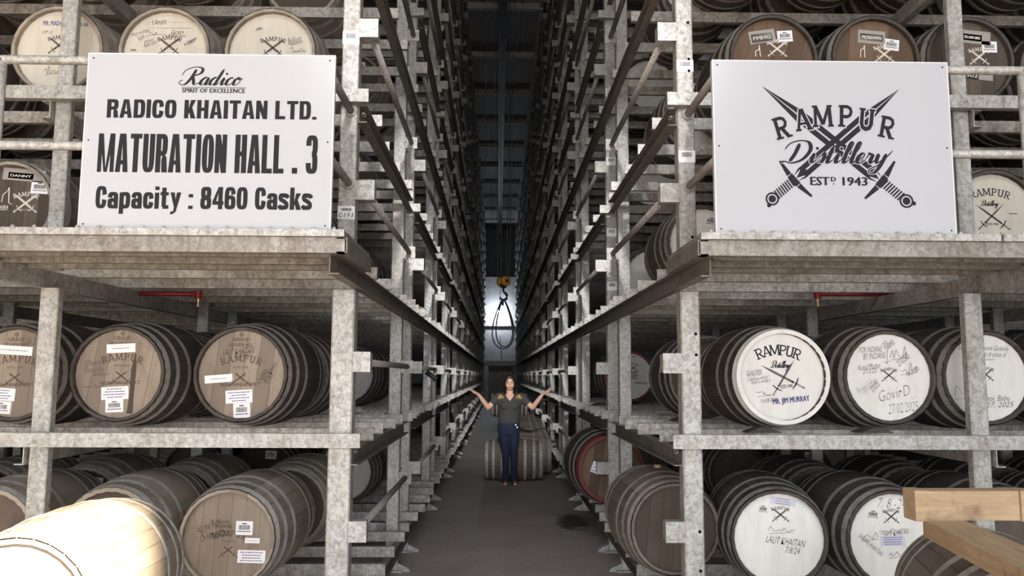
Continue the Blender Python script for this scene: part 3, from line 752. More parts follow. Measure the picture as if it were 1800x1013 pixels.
def cask(label, x, yf, zrest, head=WHITE, body=OAK, hoop=HOOP, detail=False, spin=0.0, yaw=0.0, marks=(), group=None, rimpaint=None, axis='y', bung=False, boards=False):
    T = thing('cask', label, 'cask', (x, yf+LEN/2, zrest), (0, 0, yaw), group or 'marked casks near the viewer'); C = (0, 0, RB)
    if detail:
        sm = M(stave_mesh, body)
        for i in range(NST): obj('stave', sm, T, C, (0, spin+2*PI*i/NST, 0))
    else: obj('staves', M(body_mesh, body), T, C, (0, spin, 0))
    for yc, w in HOOPS:
        hm = M(hoop_mesh, yc, w, hoop)
        h = obj('hoop', hm, T, C)
        if yc == HOOPS[0][0] and rimpaint: 
            h.data = M(hoop_mesh, yc, w, rimpaint); h['label'] = 'painted end hoop'
            rg = MB().lathe([(RH-.021, -LEN/2+.03), (RH-.023, -LEN/2-.0012), (RH+.001, -LEN/2-.0012), (RH+.004, -LEN/2+.012)], 56, ID); rg.build('rim_paint', rimpaint, T).location = C
        obj('hoop', hm, T, C, (0, 0, PI))
    y0 = -LEN/2+REC
    if boards:
        for i in range(6): obj('head_board', M(board_mesh, i, head), T, (0, y0, RB), (0, spin*.5, 0))
    else: obj('head', M(head_mesh, head), T, (0, y0, RB), (0, spin, 0))
    obj('head', M(head_mesh, HEAD_DRK), T, (0, -y0, RB), (0, spin, PI))
    if bung: obj('bung', BUNG, T, (0, 0, 2*RB))
    for mk in marks:
        if mk[0] == 'paper':
            _, g, mat, kids = mk
            o = obj('paper_label', g.mesh('paper_label', mat), T, (0, y0-.0014, RB)); o['label'] = 'white paper label' if mat is PAPER else 'printed label'
            for nm, mt, kg in kids: obj(nm, kg.mesh(nm, mt), o, (0, -.0008, 0))
        else:
            nm, mat, g = mk; obj(nm, g.mesh(nm, mat), T, (0, y0-.0010, RB))
    return T
class Face:
    """places print on a cask head from the photograph's pixels"""
    def __init__(s, cx, cy, R): s.c = (cx, cy); s.k = RH/R; s.out = []; s.g = {}
    def p(s, x, y): return ((x-s.c[0])*s.k, (s.c[1]-y)*s.k)
    def layer(s, nm, mat):
        if (nm, mat.name) not in s.g: s.g[(nm, mat.name)] = G2(); s.out.append((nm, mat, s.g[(nm, mat.name)]))
        return s.g[(nm, mat.name)]
    def text(s, t, x0, y0, x1, y1, mat=INK, rot=0.0, bold=.0005, shear=0.0, nm='lettering', off=0.0):
        a, b = s.p(x0, y1), s.p(x1, y0); s.layer(nm, mat).text(t, a[0], a[1], b[0], b[1], bold=bold, shear=shear, rot=rot, off=off); return s
    def hand(s, t, x0, y0, x1, y1, mat=INK, rot=0.0): return s.text(t, x0, y0, x1, y1, mat, rot, 0.0, .35, 'handwriting', -.010 if y1-y0 < 13 else -.024)
    def sig(s, x0, y0, x1, y1, seed, mat=INK):
        a, b = s.p(x0, y1), s.p(x1, y0); s.layer('handwriting', mat).merge(scribble(a[0], a[1], b[0], b[1], seed)); return s
    def emb(s, x, y, w, mat=INK, brand=False, full=False):
        g = emblem_brand(w*s.k) if brand else emblem(w*s.k, full); s.layer('emblem', mat).merge(g, *s.p(x, y)); return s
    def paper(s, x0, y0, x1, y1, rot=0.0, code=False, lines=0, mat=PAPER, ink=INK, txt=None):
        a, b = s.p(x0, y1), s.p(x1, y0); cx, cy = (a[0]+b[0])/2, (a[1]+b[1])/2; w, h = b[0]-a[0], b[1]-a[1]
        g = G2().merge(G2().rect(-w/2, -h/2, w/2, h/2), cx, cy, 1, rot); kids = []
        R = random.Random(int(x0*7+y0))
        if code: kids.append(('barcode', INK, G2().merge(barcode(-w*.33, -h*.12, w*.33, h*.22, int(x0)).merge(G2().text('SM 0-302', -w*.2, h*.28, w*.2, h*.40).text('CASK STORE REF', -w*.4, -h*.3, w*.4, -h*.2) if False else G2().rect(-w*.14, h*.29, w*.14, h*.36).rect(-w*.4, -h*.27, w*.4, -h*.22)), cx, cy, 1, rot)))
        if txt: kids.append(('lettering', ink, G2().merge(G2().text(txt, -w*.42, -h*.22, w*.42, h*.22, bold=.0006), cx, cy, 1, rot)))
        if lines:
            t = G2()
            for i in range(lines):
                y = h*.32-i*h*.64/max(1, lines-1) if lines > 1 else 0; q = w*R.uniform(.25, .42); x = -q
                while x < q:
                    e = w*R.uniform(.03, .09); t.rect(x, y-h*.035, min(x+e, q), y+h*.035); x += e+w*.018
            kids.append(('small_print', ink, G2().merge(t, cx, cy, 1, rot)))
        s.out.append(('paper', g, mat, kids)); return s
YF = 4.58
def front(px, py, yf=YF):
    p = at(px, py, yf+REC); return p.x
# -- left rack, shelf above the ground tier
def branded(f, cx, cy, dx=0):
    f.text('GIRAUD', cx-16, cy-65, cx+16, cy-58, INK_BROWN).text('HEAVEN HILL', cx-22, cy-55, cx+22, cy-48, INK_BROWN)
    f.layer('emblem', INK_BROWN).ring(*f.p(cx, cy-70), .006, .012, 8)
    f.emb(cx+1, cy-4, 60, INK_BROWN, True); f.text('INDIAN SINGLE MALT', cx-35, cy+16, cx+35, cy+22, INK_BROWN, .03)
    return f
f = branded(Face(25, 667, 85), 22, 668)
f.paper(-20, 618, 51, 634, -.06, lines=1, ink=REDRIM).paper(-22, 693, 26, 715, -.06, lines=4, mat=PAPER, ink=INK_BLUE).paper(-18, 716, 20, 738, -.06, code=True).hand('16 2', 39, 604, 56, 616, INK_BROWN)
cask('pale oak cask cut by the left frame edge, half behind the outer post, first shelf', front(25, 667), YF, REST[1], HEAD_TAN, OAK, HOOP, True, .1, .02, f.out, boards=True)
f = branded(Face(211, 667, 86), 213, 664)
f.paper(185, 613, 237, 629, .05, lines=1, ink=REDRIM).paper(180, 690, 229, 713, .05, lines=4, ink=INK_BLUE).paper(189, 713, 221, 736, .05, code=True)
f.hand('Cheers !', 148, 641, 183, 652, INK_BROWN, .1).hand('Tanushka', 148, 655, 182, 664, INK_BROWN, .08).hand('Khaitan', 164, 664, 192, 671, INK_BROWN, .05).sig(150, 686, 190, 692, 4, INK_BROWN)
f.layer('resin_streak', HEAD_DRK).ribbon([f.p(238, 630), f.p(236, 660), f.p(235, 700), f.p(233, 738)], [.006, .03, .026, .034])
f.layer('resin_streak', HEAD_BRN).ribbon([f.p(240, 650), f.p(238, 680), f.p(236, 735)], [.006, .012, .01])
cask('pale oak cask with a dark resin streak down its branded head, first shelf', front(211, 667), YF, REST[1], HEAD_TAN, OAK, HOOP, True, .3, -.01, f.out, boards=True)
f = branded(Face(429, 669, 85), 425, 668)
f.hand('LALIT KHAITAN', 393, 622, 449, 633, INK, .08).hand('12/10/2021', 415, 629, 447, 638, INK, .12).paper(362, 670, 412, 684, .08, lines=1, ink=REDRIM)
f.paper(401, 697, 449, 720, .06, lines=4, ink=INK_BLUE).paper(416, 720, 446, 746, .06, code=True)
f.hand('CHEERS!', 452, 668, 480, 676, INK, 1.0).hand('Alok Khaitan', 458, 661, 498, 669, INK, 1.05).hand('12/10/21', 468, 672, 490, 679, INK, 1.0)
cask('pale oak cask with black handwriting down its right side, beside the inner left post', front(429, 669), YF, REST[1], HEAD_TAN, OAK, HOOP, True, .2, -.03, f.out, boards=True)
# -- left rack, ground tier
f = Face(408, 938, 86)
f.text('GIRAUD', 386, 909, 408, 914, INK_BROWN).text('HEAVEN HILL', 383, 916, 414, 922, INK_BROWN).emb(408, 951, 50, INK_BROWN, True)
f.hand('All the Best', 349, 912, 393, 924, INK, .45).hand('Singh', 358, 925, 400, 944, INK, .3).hand('13-8-2021', 372, 928, 412, 937, INK, .15)
f.paper(420, 910, 450, 934, -.02, code=True).paper(437, 939, 463, 948, -.02, lines=1).paper(425, 960, 474, 982, -.02, lines=4, ink=INK_BLUE)
cask('grey oak cask on the ground tier with three paper labels, beside the inner left post', front(405, 938), YF, REST[0], HEAD_TAN, OAK_L, HOOP_L, True, .1, -.02, f.out, boards=True)
# -- left rack, above the walkway
f = Face(16, 375, 84)
f.paper(0, 304, 76, 326, -.08, mat=TAPE).paper(10, 311, 55, 322, -.08, mat=BLACKP, ink=INK_WHITE, txt='DANNY').paper(52, 326, 83, 349, -.06, code=True).emb(44, 366, 42, INK_WHITE, full=True)
f.text('WIN', -6, 371, 13, 377, INK_WHITE).text('NGS', -2, 377, 12, 380, INK_WHITE)
f.layer('stencil', INK_WHITE).ribbon([f.p(1, 365), f.p(3, 351), f.p(9, 346), f.p(13, 338), f.p(14, 366), f.p(20, 369)], .005)
cask('brown oak cask with white stencilled emblem on the walkway tier at left edge', front(16, 375), YF, REST[2], HEAD_DRK, OAK_L, HOOP_L, True, .05, .0, f.out, boards=True)
# -- left rack, top tier in view: cream heads
def creams(cx, cy, lab, fn, seed):
    f = Face(cx, cy, 81.6); fn(f, cx, cy)
    cask(lab, front(cx, cy), YF, REST[3], CREAM, OAK_L, HOOP, True, seed*.2, 0, f.out)
creams(105, 94, 'cream headed cask behind the outer left post, above the maturation hall sign', lambda f, x, y:
       f.text('MR. MADHU', 72, 37, 112, 46, INK_BLUE).text('SUD AN', 133, 40, 152, 47, INK_BLUE).hand('VIP 12', 72, 55, 90, 62).emb(103, 82, 38).sig(80, 118, 104, 138, 3), 1)
creams(292, 93, 'cream headed cask covered in signatures, above the middle of the maturation hall sign', lambda f, x, y:
       f.layer('lettering', INK).ribbon([f.p(258, 36), f.p(336, 36), f.p(336, 47), f.p(258, 47), f.p(258, 36)], .001) and f.hand('I Anant', 264, 30, 290, 41, INK, .15).hand('Many wishes', 228, 52, 258, 62, INK, .35).sig(255, 50, 275, 62, 5).hand('Grace', 300, 50, 322, 58, INK, .05).hand('------- of the best', 275, 56, 326, 63, INK, -.06).hand('Rohan', 240, 60, 252, 70, INK, .8).hand('mission', 252, 68, 268, 74, INK, .3).hand('River story', 252, 72, 276, 83, INK, .4).hand('Happy', 322, 68, 345, 78, INK, .6).hand('Simple', 330, 66, 347, 74, INK, .6).emb(297, 80, 40).paper(226, 86, 242, 92, .0, code=True, mat=CREAM), 2)
creams(477, 100, 'cream headed cask above the right end of the maturation hall sign', lambda f, x, y:
       f.emb(479, 88, 42).hand('Brilliant', 505, 68, 530, 79, INK, .3).hand('Analysis', 510, 76, 532, 84, INK, .3).sig(512, 84, 540, 97, 8).paper(444, 50, 462, 58, .25, code=True, mat=CREAM), 3)
# -- right rack, shelf above the ground tier: white heads
f = Face(1371, 666, 84)
f.layer('emblem', INK).merge(rampur(61*f.k, .40, 19*f.k), *f.p(1366, 634))
a, b_ = f.p(1352, 650), f.p(1387, 648); f.layer('emblem', INK).merge(cursive('Distillery', a[0], b_[0], a[1], 5.5*f.k, .24, .09))
for tip, pom in (((1396, 635), (1355, 699)), ((1333, 645), (1412, 686))):
    a, b_ = f.p(*pom), f.p(*tip); f.layer('emblem', INK).merge(sword(math.hypot(a[0]-b_[0], a[1]-b_[1]), .021), a[0], a[1], 1, math.atan2(b_[1]-a[1], b_[0]-a[0]))
f.text('ESTD 1943', 1369, 680, 1391, 686, rot=.1)
f.hand('Great times', 1308, 652, 1336, 661, INK, .2).hand('you may create', 1309, 660, 1336, 667, INK, .15).hand('a fabulous whisky !', 1310, 665, 1350, 674, INK, .15).hand('thanks to sending us', 1316, 671, 1352, 679, INK, .15).sig(1325, 684, 1352, 702, 21).hand('9.4.08.2016', 1333, 704, 1362, 711, INK, .15)
f.text('MR. JIM MURRAY', 1354, 702, 1421, 715, INK_BLUE, .10, .0013)
cask('white headed cask with large crossed swords emblem, beside the inner right post', front(1371, 666), YF, REST[1], WHITE, OAK, HOOP, True, .15, .02, f.out, rimpaint=WHITE)
f = Face(1558, 668, 85)
f.hand('FOR INDIANS', 1508, 613, 1551, 623, INK, .05).hand('BY INDIANS', 1515, 624, 1557, 635, INK, .08).hand('STAY', 1551, 603, 1563, 612, INK, .9).hand('CHARMED', 1553, 606, 1576, 615, INK, .8)
f.layer('handwriting', INK).ribbon([f.p(1560, 620), f.p(1558, 643)], .002).ribbon([f.p(1553, 639), f.p(1558, 643), f.p(1563, 638)], .002)
f.hand('Kunal Madan', 1505, 644, 1545, 654, INK, .12).hand('27/2/25', 1513, 653, 1539, 661, INK, .1).sig(1566, 612, 1596, 637, 31).hand('27/02/2025', 1574, 630, 1602, 641, INK, .7)
f.emb(1561, 664, 28).sig(1582, 641, 1613, 664, 33).hand('Feb 27, 2025', 1592, 653, 1618, 662, INK, .55).hand('Pragya Johari', 1500, 676, 1543, 694, INK, .6).hand('27/02/25', 1524, 680, 1544, 690, INK, .8)
f.hand('GovinD', 1540, 687, 1598, 706, INK, .22).hand('27/02/2025', 1556, 714, 1612, 731, INK, .12)
cask('white headed cask full of handwriting, second from the inner right post, first shelf', front(1560, 668), YF, REST[1], WHITE, OAK, HOOP, True, .3, .0, f.out)
f = Face(1729, 669, 85)
f.hand("LET'S ALL expand Globally", 1683, 610, 1777, 622, INK, -.03).hand('lots of action of', 1725, 622, 1772, 631, INK, -.05).hand('lovers', 1732, 633, 1748, 638).emb(1731, 663, 28).sig(1672, 682, 1722, 708, 41).hand('Amoi. Babu', 1717, 701, 1773, 711, INK, .02).hand('Feb. 27, 2025', 1700, 713, 1780, 724, INK, .02)
cask('white headed cask with handwriting behind the outer right post, first shelf', front(1729, 669), YF, REST[1], WHITE, OAK, HOOP, True, .2, .02, f.out)
# -- right rack, ground tier
f = Face(1368, 966, 86)
f.paper(1356, 896, 1400, 909, -.15, lines=3, mat=PAPER_L).paper(1333, 908, 1352, 925, -.1, code=True, mat=WHITE).emb(1373, 925, 30).sig(1352, 943, 1394, 959, 51).hand('LALIT KHAITAN', 1346, 966, 1415, 978, INK, -.12).hand('7/8/24', 1379, 982, 1405, 993, INK, -.1)
cask('white headed cask signed across the middle, ground tier, beside the inner right post', front(1368, 966)+.05, YF, REST[0], WHITE, OAK, HOOP, True, .1, -.115, f.out)
f = Face(1568, 964, 86)
f.hand('7. 8 -24', 1545, 895, 1598, 912, INK, -.05).paper(1524, 914, 1548, 932, -.1, code=True, mat=WHITE).emb(1569, 926, 28).sig(1546, 943, 1586, 957, 61).hand('LALIT KHAITAN', 1553, 950, 1600, 960, INK, .15).sig(1512, 950, 1544, 970, 62).hand('SHIVRAJ KHAITAN', 1502, 972, 1556, 982, INK, -.72).paper(1547, 960, 1592, 978, .02, lines=4, mat=PAPER_L, ink=INK_BLUE).sig(1562, 980, 1584, 1000, 63)
cask('white headed cask dated in large figures, ground tier, behind the raw timber', front(1568, 964), YF, REST[0], WHITE, OAK, HOOP, True, .25, .0, f.out)
# -- right rack, above the walkway
f = Face(1746, 388, 84)
f.layer('emblem', INK).merge(rampur(60*f.k, .34, 14*f.k), *f.p(1742, 356)); a, b_ = f.p(1724, 370), f.p(1757, 368); f.layer('emblem', INK).merge(cursive('Distillery', a[0], b_[0], a[1], 4.5*f.k, .26, .1))
for tip, pom in (((1768, 365), (1718, 414)), ((1714, 367), (1776, 414))):
    a, b_ = f.p(*pom), f.p(*tip); f.layer('emblem', INK).merge(sword(math.hypot(a[0]-b_[0], a[1]-b_[1]), .021), a[0], a[1], 1, math.atan2(b_[1]-a[1], b_[0]-a[0]))
f.text('ESTD 1943', 1732, 402, 1755, 406).paper(1771, 372, 1795, 397, 0, mat=CREAM, lines=1)
cask('cream headed cask on the walkway tier beside the right end of the swords sign', front(1746, 388), YF, REST[2], CREAM, OAK, HOOP, True, .1, 0, f.out)
# -- right rack, top tier in view: brown heads
f = Face(1355, 113, 81.6)
f.paper(1314, 58, 1362, 82, .16, mat=TAPE).paper(1318, 64, 1357, 80, .16, mat=BLACKP, ink=INK_WHITE, txt='FMHG').paper(1366, 58, 1394, 79, .07, code=True).emb(1365, 92, 36, INK_WHITE)
f.layer('stencil', INK_WHITE).ribbon([f.p(1325, 108), f.p(1325, 98), f.p(1331, 95), f.p(1332, 86), f.p(1334, 108)], .005)
cask('brown oak cask with black name plate, leftmost above the crossed swords sign', front(1355, 113), YF, REST[3], HEAD_BRN, OAK, HOOP, True, .5, .02, f.out, boards=True)
f = Face(1535, 116, 81.6)
f.paper(1508, 59, 1558, 84, -.08, mat=TAPE).paper(1512, 66, 1554, 79, -.08, mat=BLACKP, ink=INK_WHITE, txt='MCKEOWN').paper(1555, 75, 1583, 96, -.12, code=True).emb(1555, 103, 36, INK_WHITE)
f.layer('stencil', INK_WHITE).ribbon([f.p(1511, 110), f.p(1512, 96), f.p(1517, 93), f.p(1519, 87), f.p(1519, 110)], .005)
cask('brown oak cask with black name plate and curled sticker, above middle of swords sign', front(1535, 116), YF, REST[3], HEAD_BRN, OAK, HOOP, True, .2, .01, f.out, boards=True)
f = Face(1701, 118, 81.6)
f.paper(1690, 59, 1746, 84, -.1, mat=TAPE).paper(1694, 66, 1730, 78, -.1, mat=BLACKP, ink=INK_WHITE, txt='TRS AND BIRD').paper(1729, 79, 1757, 100, -.02, code=True).emb(1723, 108, 36, INK_WHITE)
f.paper(1695, 138, 1720, 151, -.1, mat=BLACKP, ink=INK_WHITE, txt='302').paper(1720, 142, 1746, 153, -.1, mat=TAPE)
cask('dark oak cask with white stencil behind the outer right post, above swords sign', front(1701, 118), YF, REST[3], HEAD_DRK, OAK, HOOP, True, .1, 0, f.out, boards=True)

# -- casks standing behind these, row by row
ORD = ['nearest', 'second', 'third', 'fourth', 'fifth', 'sixth', 'seventh']
TIER = ['ground tier', 'first shelf', 'walkway tier', 'tier above the walkway', 'second tier above the walkway', 'third tier above the walkway', 'fourth tier above the walkway', 'fifth tier above the walkway']
ROWY = [YF, YF+1.03, YF+PITCH, YF+PITCH+1.03, YF+2*PITCH, YF+2*PITCH+1.03]
ROWN = ['front row', 'second row', 'third row', 'fourth row', 'fifth row', 'sixth row']
COLX = {-1: [-1.46, -2.17, -2.83, -3.49, -4.15], 1: [1.60, 2.25, 2.91, 3.57, 4.23]}
done_front = {(-1, 1): 3, (-1, 3): 3, (1, 1): 3, (1, 3): 3, (-1, 0): 1, (1, 0): 2}
RR = random.Random(11)
def filler(s, ti, row, col, head=HEAD_DRK, x=None, **k):
    side = 'left' if s < 0 else 'right'
    lab = f'cask {ORD[col]} from the aisle, {ROWN[row]}, {TIER[ti]}, {side} rack'
    mk = ()
    if RR.random() < .45 and row: mk = Face(0, 0, 85).paper(4, -62, 36, -38, RR.uniform(-.1, .1), code=True).out
    return cask(lab, (COLX[s][col]+RR.uniform(-.02, .02)) if x is None else x, ROWY[row]+RR.uniform(-.02, .03), REST[ti], head, k.pop('body', OAK), k.pop('hoop', HOOP), spin=RR.random(), marks=mk,
                group=f'stored casks of the {side} rack', **k)
for s in (-1, 1):
    for ti in range(6):
        for row in range(4 if ti < 5 else 2):
            for col in range(5 if row < 2 else 3):
                if row == 0 and ti in (0, 1, 3) and col < done_front.get((s, ti), 0): continue
                if row == 0 and ti == 2 and ((s < 0 and col == 2) or (s > 0 and col in (0, 1, 2))): continue
                if row == 0 and ti == 4 and s < 0 and col == 0: continue
                kw = {}
                x = None; hd = HEAD_DRK
                if s < 0 and ti < 2 and row == 2 and col == 0: hd = GREYW; x = -1.43
                if s > 0 and ti == 1:
                    if row == 2 and col == 0: continue
                    if row == 3 and col == 0: continue
                    if row == 1 and col == 0: x = 1.50
                if s > 0 and ti == 0 and row in (1, 2, 3) and col == 0: continue
                if s > 0 and ti in (2, 3, 4) and row in (1, 2) and col == 0: hd = WHITE; x = 1.48
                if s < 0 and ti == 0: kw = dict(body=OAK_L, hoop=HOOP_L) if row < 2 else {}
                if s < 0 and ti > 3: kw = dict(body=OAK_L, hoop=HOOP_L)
                filler(s, ti, row, col, hd, x, **kw)
# -- casks that show along the aisle
f = Face(1103, 667, 47); f.emb(1111, 651, 18).text('CASK', 1105, 629, 1117, 632).text('CAPANOLIA', 1112, 677, 1136, 682)
for i in range(5): f.layer('lettering', INK_BLUE).rect(*f.p(1100, 659.6+3.2*i), *f.p(1119-2*(i % 2), 658+3.2*i))
f.sig(1118, 660, 1133, 674, 71)
cask('white headed cask with red painted rim, first shelf of the right rack by the aisle', 1.42, 8.62, REST[1], WHITE, OAK, HOOP, spin=.1, marks=f.out, rimpaint=REDRIM, bung=True)
cask('dark oak cask with cork bung protruding into the aisle beside the inner right post', 1.05, 4.87, REST[0], HEAD_DRK, OAK_B, HOOP, True, .2, .04, (), bung=True, boards=True)
f = Face(1075, 830, 60); f.paper(1040, 818, 1056, 838, -.35, lines=3).paper(1052, 824, 1064, 834, 0, mat=TAPE)
cask('oak cask with reddish rim and torn paper label, second along the right aisle edge', 1.035, 7.62, REST[0], HEAD_BRN, OAK, HOOP, True, .3, .06, f.out, rimpaint=REDRIM, boards=True).scale = (1.14, 1.14, 1.14)
cask('dark cask on the first shelf of the right rack, beside the aisle further back', 1.42, 11.65, REST[1], HEAD_BRN, OAK)
cask('dark cask low beside the right aisle edge, far behind the person', 1.22, 21.2, REST[0], HEAD_DRK, OAK)
cask('dark cask low beside the left aisle edge, far behind the first shelf', -1.15, 15.0, REST[0], HEAD_DRK, OAK)
n = 0
for s in (-1, 1):
    for k in range(3, 8):
        for ti in range(0, 6):
            if (k*5+ti*3+(s > 0)) % 4 == 0:
                side = 'left' if s < 0 else 'right'
                cask(f'dark cask beside the aisle, {TIER[ti]}, frame {["one","two","three","four","five","six","seven","eight"][k]}, {side} rack', (-1.5 if s < 0 else 1.5), YA+PITCH*k+.2, REST[ti], HEAD_DRK, OAK, group=f'far casks of the {side} rack')
# -- in the aisle
def aisle_cask(label, x, y, z, hoop, body=OAK_B, group=None):
    T = cask(label, 0, 0, 0, HEAD_DRK, body, hoop, spin=random.random(), group=group); T.location = (x, y, z); T.rotation_euler = (0, 0, PI/2+random.uniform(-.03, .03)); return T
p = at(903, 838, 12.35)
aisle_cask('cask with whitish hoops lying on its side right behind the person', p.x, 12.35, 0, HOOP_L)
for i in range(13):
    aisle_cask(f'cask lying on the aisle floor, {["first","second","third","fourth","fifth","sixth","seventh","eighth","ninth","tenth","eleventh","twelfth","thirteenth"][i]} behind the whitish hooped cask', .42+.015*i, 13.05+.64*i, 0, HOOP, OAK_B, 'casks lined up along the aisle floor')
aisle_cask('dark cask stacked on top of the row lying in the aisle', .28, 19.77, .55, HOOP, OAK)
# -- in front of the racks
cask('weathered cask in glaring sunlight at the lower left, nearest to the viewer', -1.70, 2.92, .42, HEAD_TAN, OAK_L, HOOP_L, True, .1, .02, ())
cask('brown cask at the lower right corner under the raw timber', 1.87, 2.62, .36, HEAD_DRK, OAK_B, HOOP, True, .1, -.28, ())
# -- raw timber stop in front of the lower right casks
tp = at(1616, 918, 2.60); T = thing('timber_stop', 'raw sawn timber frame of two planks in front of the lower right cask', 'timber', tp)
o = MB().box(-.03, 1.2, -.035, .035, 0, .092).build('plank', TIMBER, T); o.location = (0, 0, .01); o.rotation_euler = (0, 0, .02)
o = MB().box(-.02, 1.5, 0, .13, -.052, 0).build('plank', TIMBER, T); o.location = (-.0, -.035, .01); o.rotation_euler = (0, 0, -1.74)
for x in (.0, .34): MB().box(x-.03, x+.012, -.038, .038, -.002, .094).build('cleat', TIMBER, T).location = (0, 0, .01)
MB().box(1.06, 1.16, .04, .12, -1.10, .09).build('timber_leg', TIMBER, T)
# -- loose pieces on the rack
def loose(name, label, cat, mb, mat, loc, rot=(0, 0, 0), smooth=False):
    o = mb.build(name, mat, None, smooth); o.location = loc; o.rotation_euler = rot; return tag(o, label, cat)
ww = MB().prism([(0, 0), (.17, 0), (.17, .02), (.15, .055), (0, .055)], -.05, .05, lambda p, q, a: (p, a, q))
loose('wooden_block', 'orange wooden block lying on the walkway tier behind the second left post', 'wood block', ww, TIMBER, (-1.06, 6.15, REST[2]+.0), (0, 0, .1))
ww = MB().prism([(0, 0), (.16, 0), (.20, .03), (.12, .055), (0, .055)], -.05, .05, lambda p, q, a: (p, a, q))
loose('wooden_block', 'orange wooden wedge on the walkway tier, further along the left rack', 'wood block', ww, TIMBER, (-.94, 8.1, REST[2]), (0, 0, -.1))
m = MB(); m.tube((0, 0, 0), (.34, 0, 0), .03, n=16, caps=False); m.tube((0, 0, 0), (.34, 0, 0), .026, n=16, caps=False)
loose('short_pipe', 'short grey steel pipe lying on the first left shelf by the white cask', 'pipe', m, GALV_B, (-1.40, 6.35, REST[1]+.031), (0, 0, .55))
for i, (x, y, z, lab) in enumerate(((1.50, 4.50, REST[1], 'dark wooden wedge under the cask with large crossed swords'), (2.14, 4.52, REST[1], 'dark wooden wedge between the first two white casks of the right shelf'),
                                   (1.32, 5.62, REST[1], 'dark wooden wedge behind the inner right post on the first shelf'), (1.1, 8.55, REST[1], 'dark wooden wedge under the red rimmed cask'))):
    m = MB().prism([(-.10, 0), (.10, 0), (.07, .012), (.02, .03), (-.02, .03), (-.07, .012)], -.06, .06, lambda p, q, a: (p, a, q))
    loose('wedge', lab, 'wedge', m, OAK, (x, y+.06, z), (0, 0, .1*i))
m = MB(); m.tube((0, 0, 0), (.10, -.02, -.07), .028, n=10); m.tube((.10, -.02, -.07), (.115, -.023, -.08), .036, n=10)
loose('inspection_lamp', 'small black hand lamp hanging from the left stop pipe', 'lamp', m, ROPE, (-.80, 8.9, 1.62), (0, 0, .3))
# -- sprinklers below the walkway
for s, px, w, lab in ((-1, 349, 'left'), (1, 1437, 'right')) if False else ((-1, 349, 'left', ''), (1, 1437, 'right', '')):
    p = at(px, 517, 5.6)
    T = thing('sprinkler_pipe', f'dark red sprinkler pipe with small brass head under the {w} walkway tier', 'pipe', (p.x, 5.6, p.z))
    MB().tube((-.62 if s < 0 else -.02, 0, 0), (.02 if s < 0 else .62, 0, 0), .017, n=10).build('pipe_run', RED, T, True)
    m = MB(); m.tube((0, 0, .022), (0, 0, -.035), .026, n=10); m.build('pipe_tee', RED, T)
    m = MB(); m.tube((0, 0, -.03), (0, 0, -.055), .012, n=8); m.tube((0, 0, -.055), (0, 0, -.085), .007, .009, 8); m.tube((0, 0, -.085), (0, 0, -.09), .016, n=10); m.build('sprinkler_head', BRASS, T)

# ------------------------------------------------------------------ hoist
HY = 16.0
p = at(885, 495, HY)
rail = MB(); X0 = .06
rail.box(X0-.10, X0+.10, 2, YB, 9.92, 9.94); rail.box(X0-.10, X0+.10, 2, YB, 10.22, 10.24); rail.box(X0-.012, X0+.012, 2, YB, 9.94, 10.22)
o = rail.build('hoist_rail', BLADE); tag(o, 'dark overhead hoist rail running down the middle of the roof', 'rail')
for i in range(10):
    h = MB().box(X0-.03, X0+.03, 3.5+4.2*i, 3.56+4.2*i, 10.24, ZC).build('rail_hanger', BLADE, o)
T = thing('hook_block', 'yellow twin pulley hook block hanging on steel ropes in the aisle', 'hoist', p)
HA = -1.02
for x, r in ((-.07, .105), (.075, .105)):
    m = MB(); prof = [(.03, -.05), (r*.8, -.052), (r, -.03), (r, .03), (r*.8, .052), (.03, .05)]
    m.lathe(prof, 28, lambda a, b, c: (b, a, c)); q = m.build('pulley_cover', YELLOW, T, True); q.location = (x*math.cos(HA), x*math.sin(HA), 0); q.rotation_euler = (0, 0, HA)
    m = MB(); m.tube((-.058, 0, 0), (.058, 0, 0), .034, n=14); q = m.build('pulley_hub', BLADE, T); q.location = (x*math.cos(HA), x*math.sin(HA), 0); q.rotation_euler = (0, 0, HA)
m = MB(); m.box(-.022, .022, -.06, .06, -.13, .095); q = m.build('block_body', BLADE, T); q.rotation_euler = (0, 0, HA)
m = MB(); hk = [(0, 0, -.12), (0, 0, -.20), (.03, 0, -.23), (.075, 0, -.28), (.065, 0, -.35), (.0, 0, -.385), (-.06, 0, -.35), (-.065, 0, -.30)]
m.path(hk, [.022, .022, .026, .03, .032, .03, .022, .008], 10); m.build('hook', BLADE, T, True)
for i, (dx, tx) in enumerate(((-.11, -.25), (-.05, -.10), (.06, .12), (.12, .22))):
    MB().tube((dx, 0, .05), (tx, 0, 9.92-p.z), .0075, n=6).build('hoist_rope', STEELROPE, T)
m = MB(); q = p.z
T2 = thing('sling', 'black wire rope sling with two loops hanging from the hook', 'sling', (p.x, HY, p.z-.36))
for k, (wx, hz, ox) in enumerate(((.25, 1.0, .0), (.19, .96, .03))):
    pts = []
    for i in range(25):
        t = i/24*2*PI; d = (1-math.cos(t))/2
        x = -math.sin(t)*wx*(.25+.95*d)*1.05; pts.append((x+ox*d, .02*k*math.sin(t), -hz*d**1.15))
    MB().path(pts, .014, 8).build('sling_loop', ROPE, T2, True)
m = MB(); m.tube((-.01, 0, -.02), (-.012, 0, -.13), .022, n=8); m.build('ferrule', BLADE, T2)
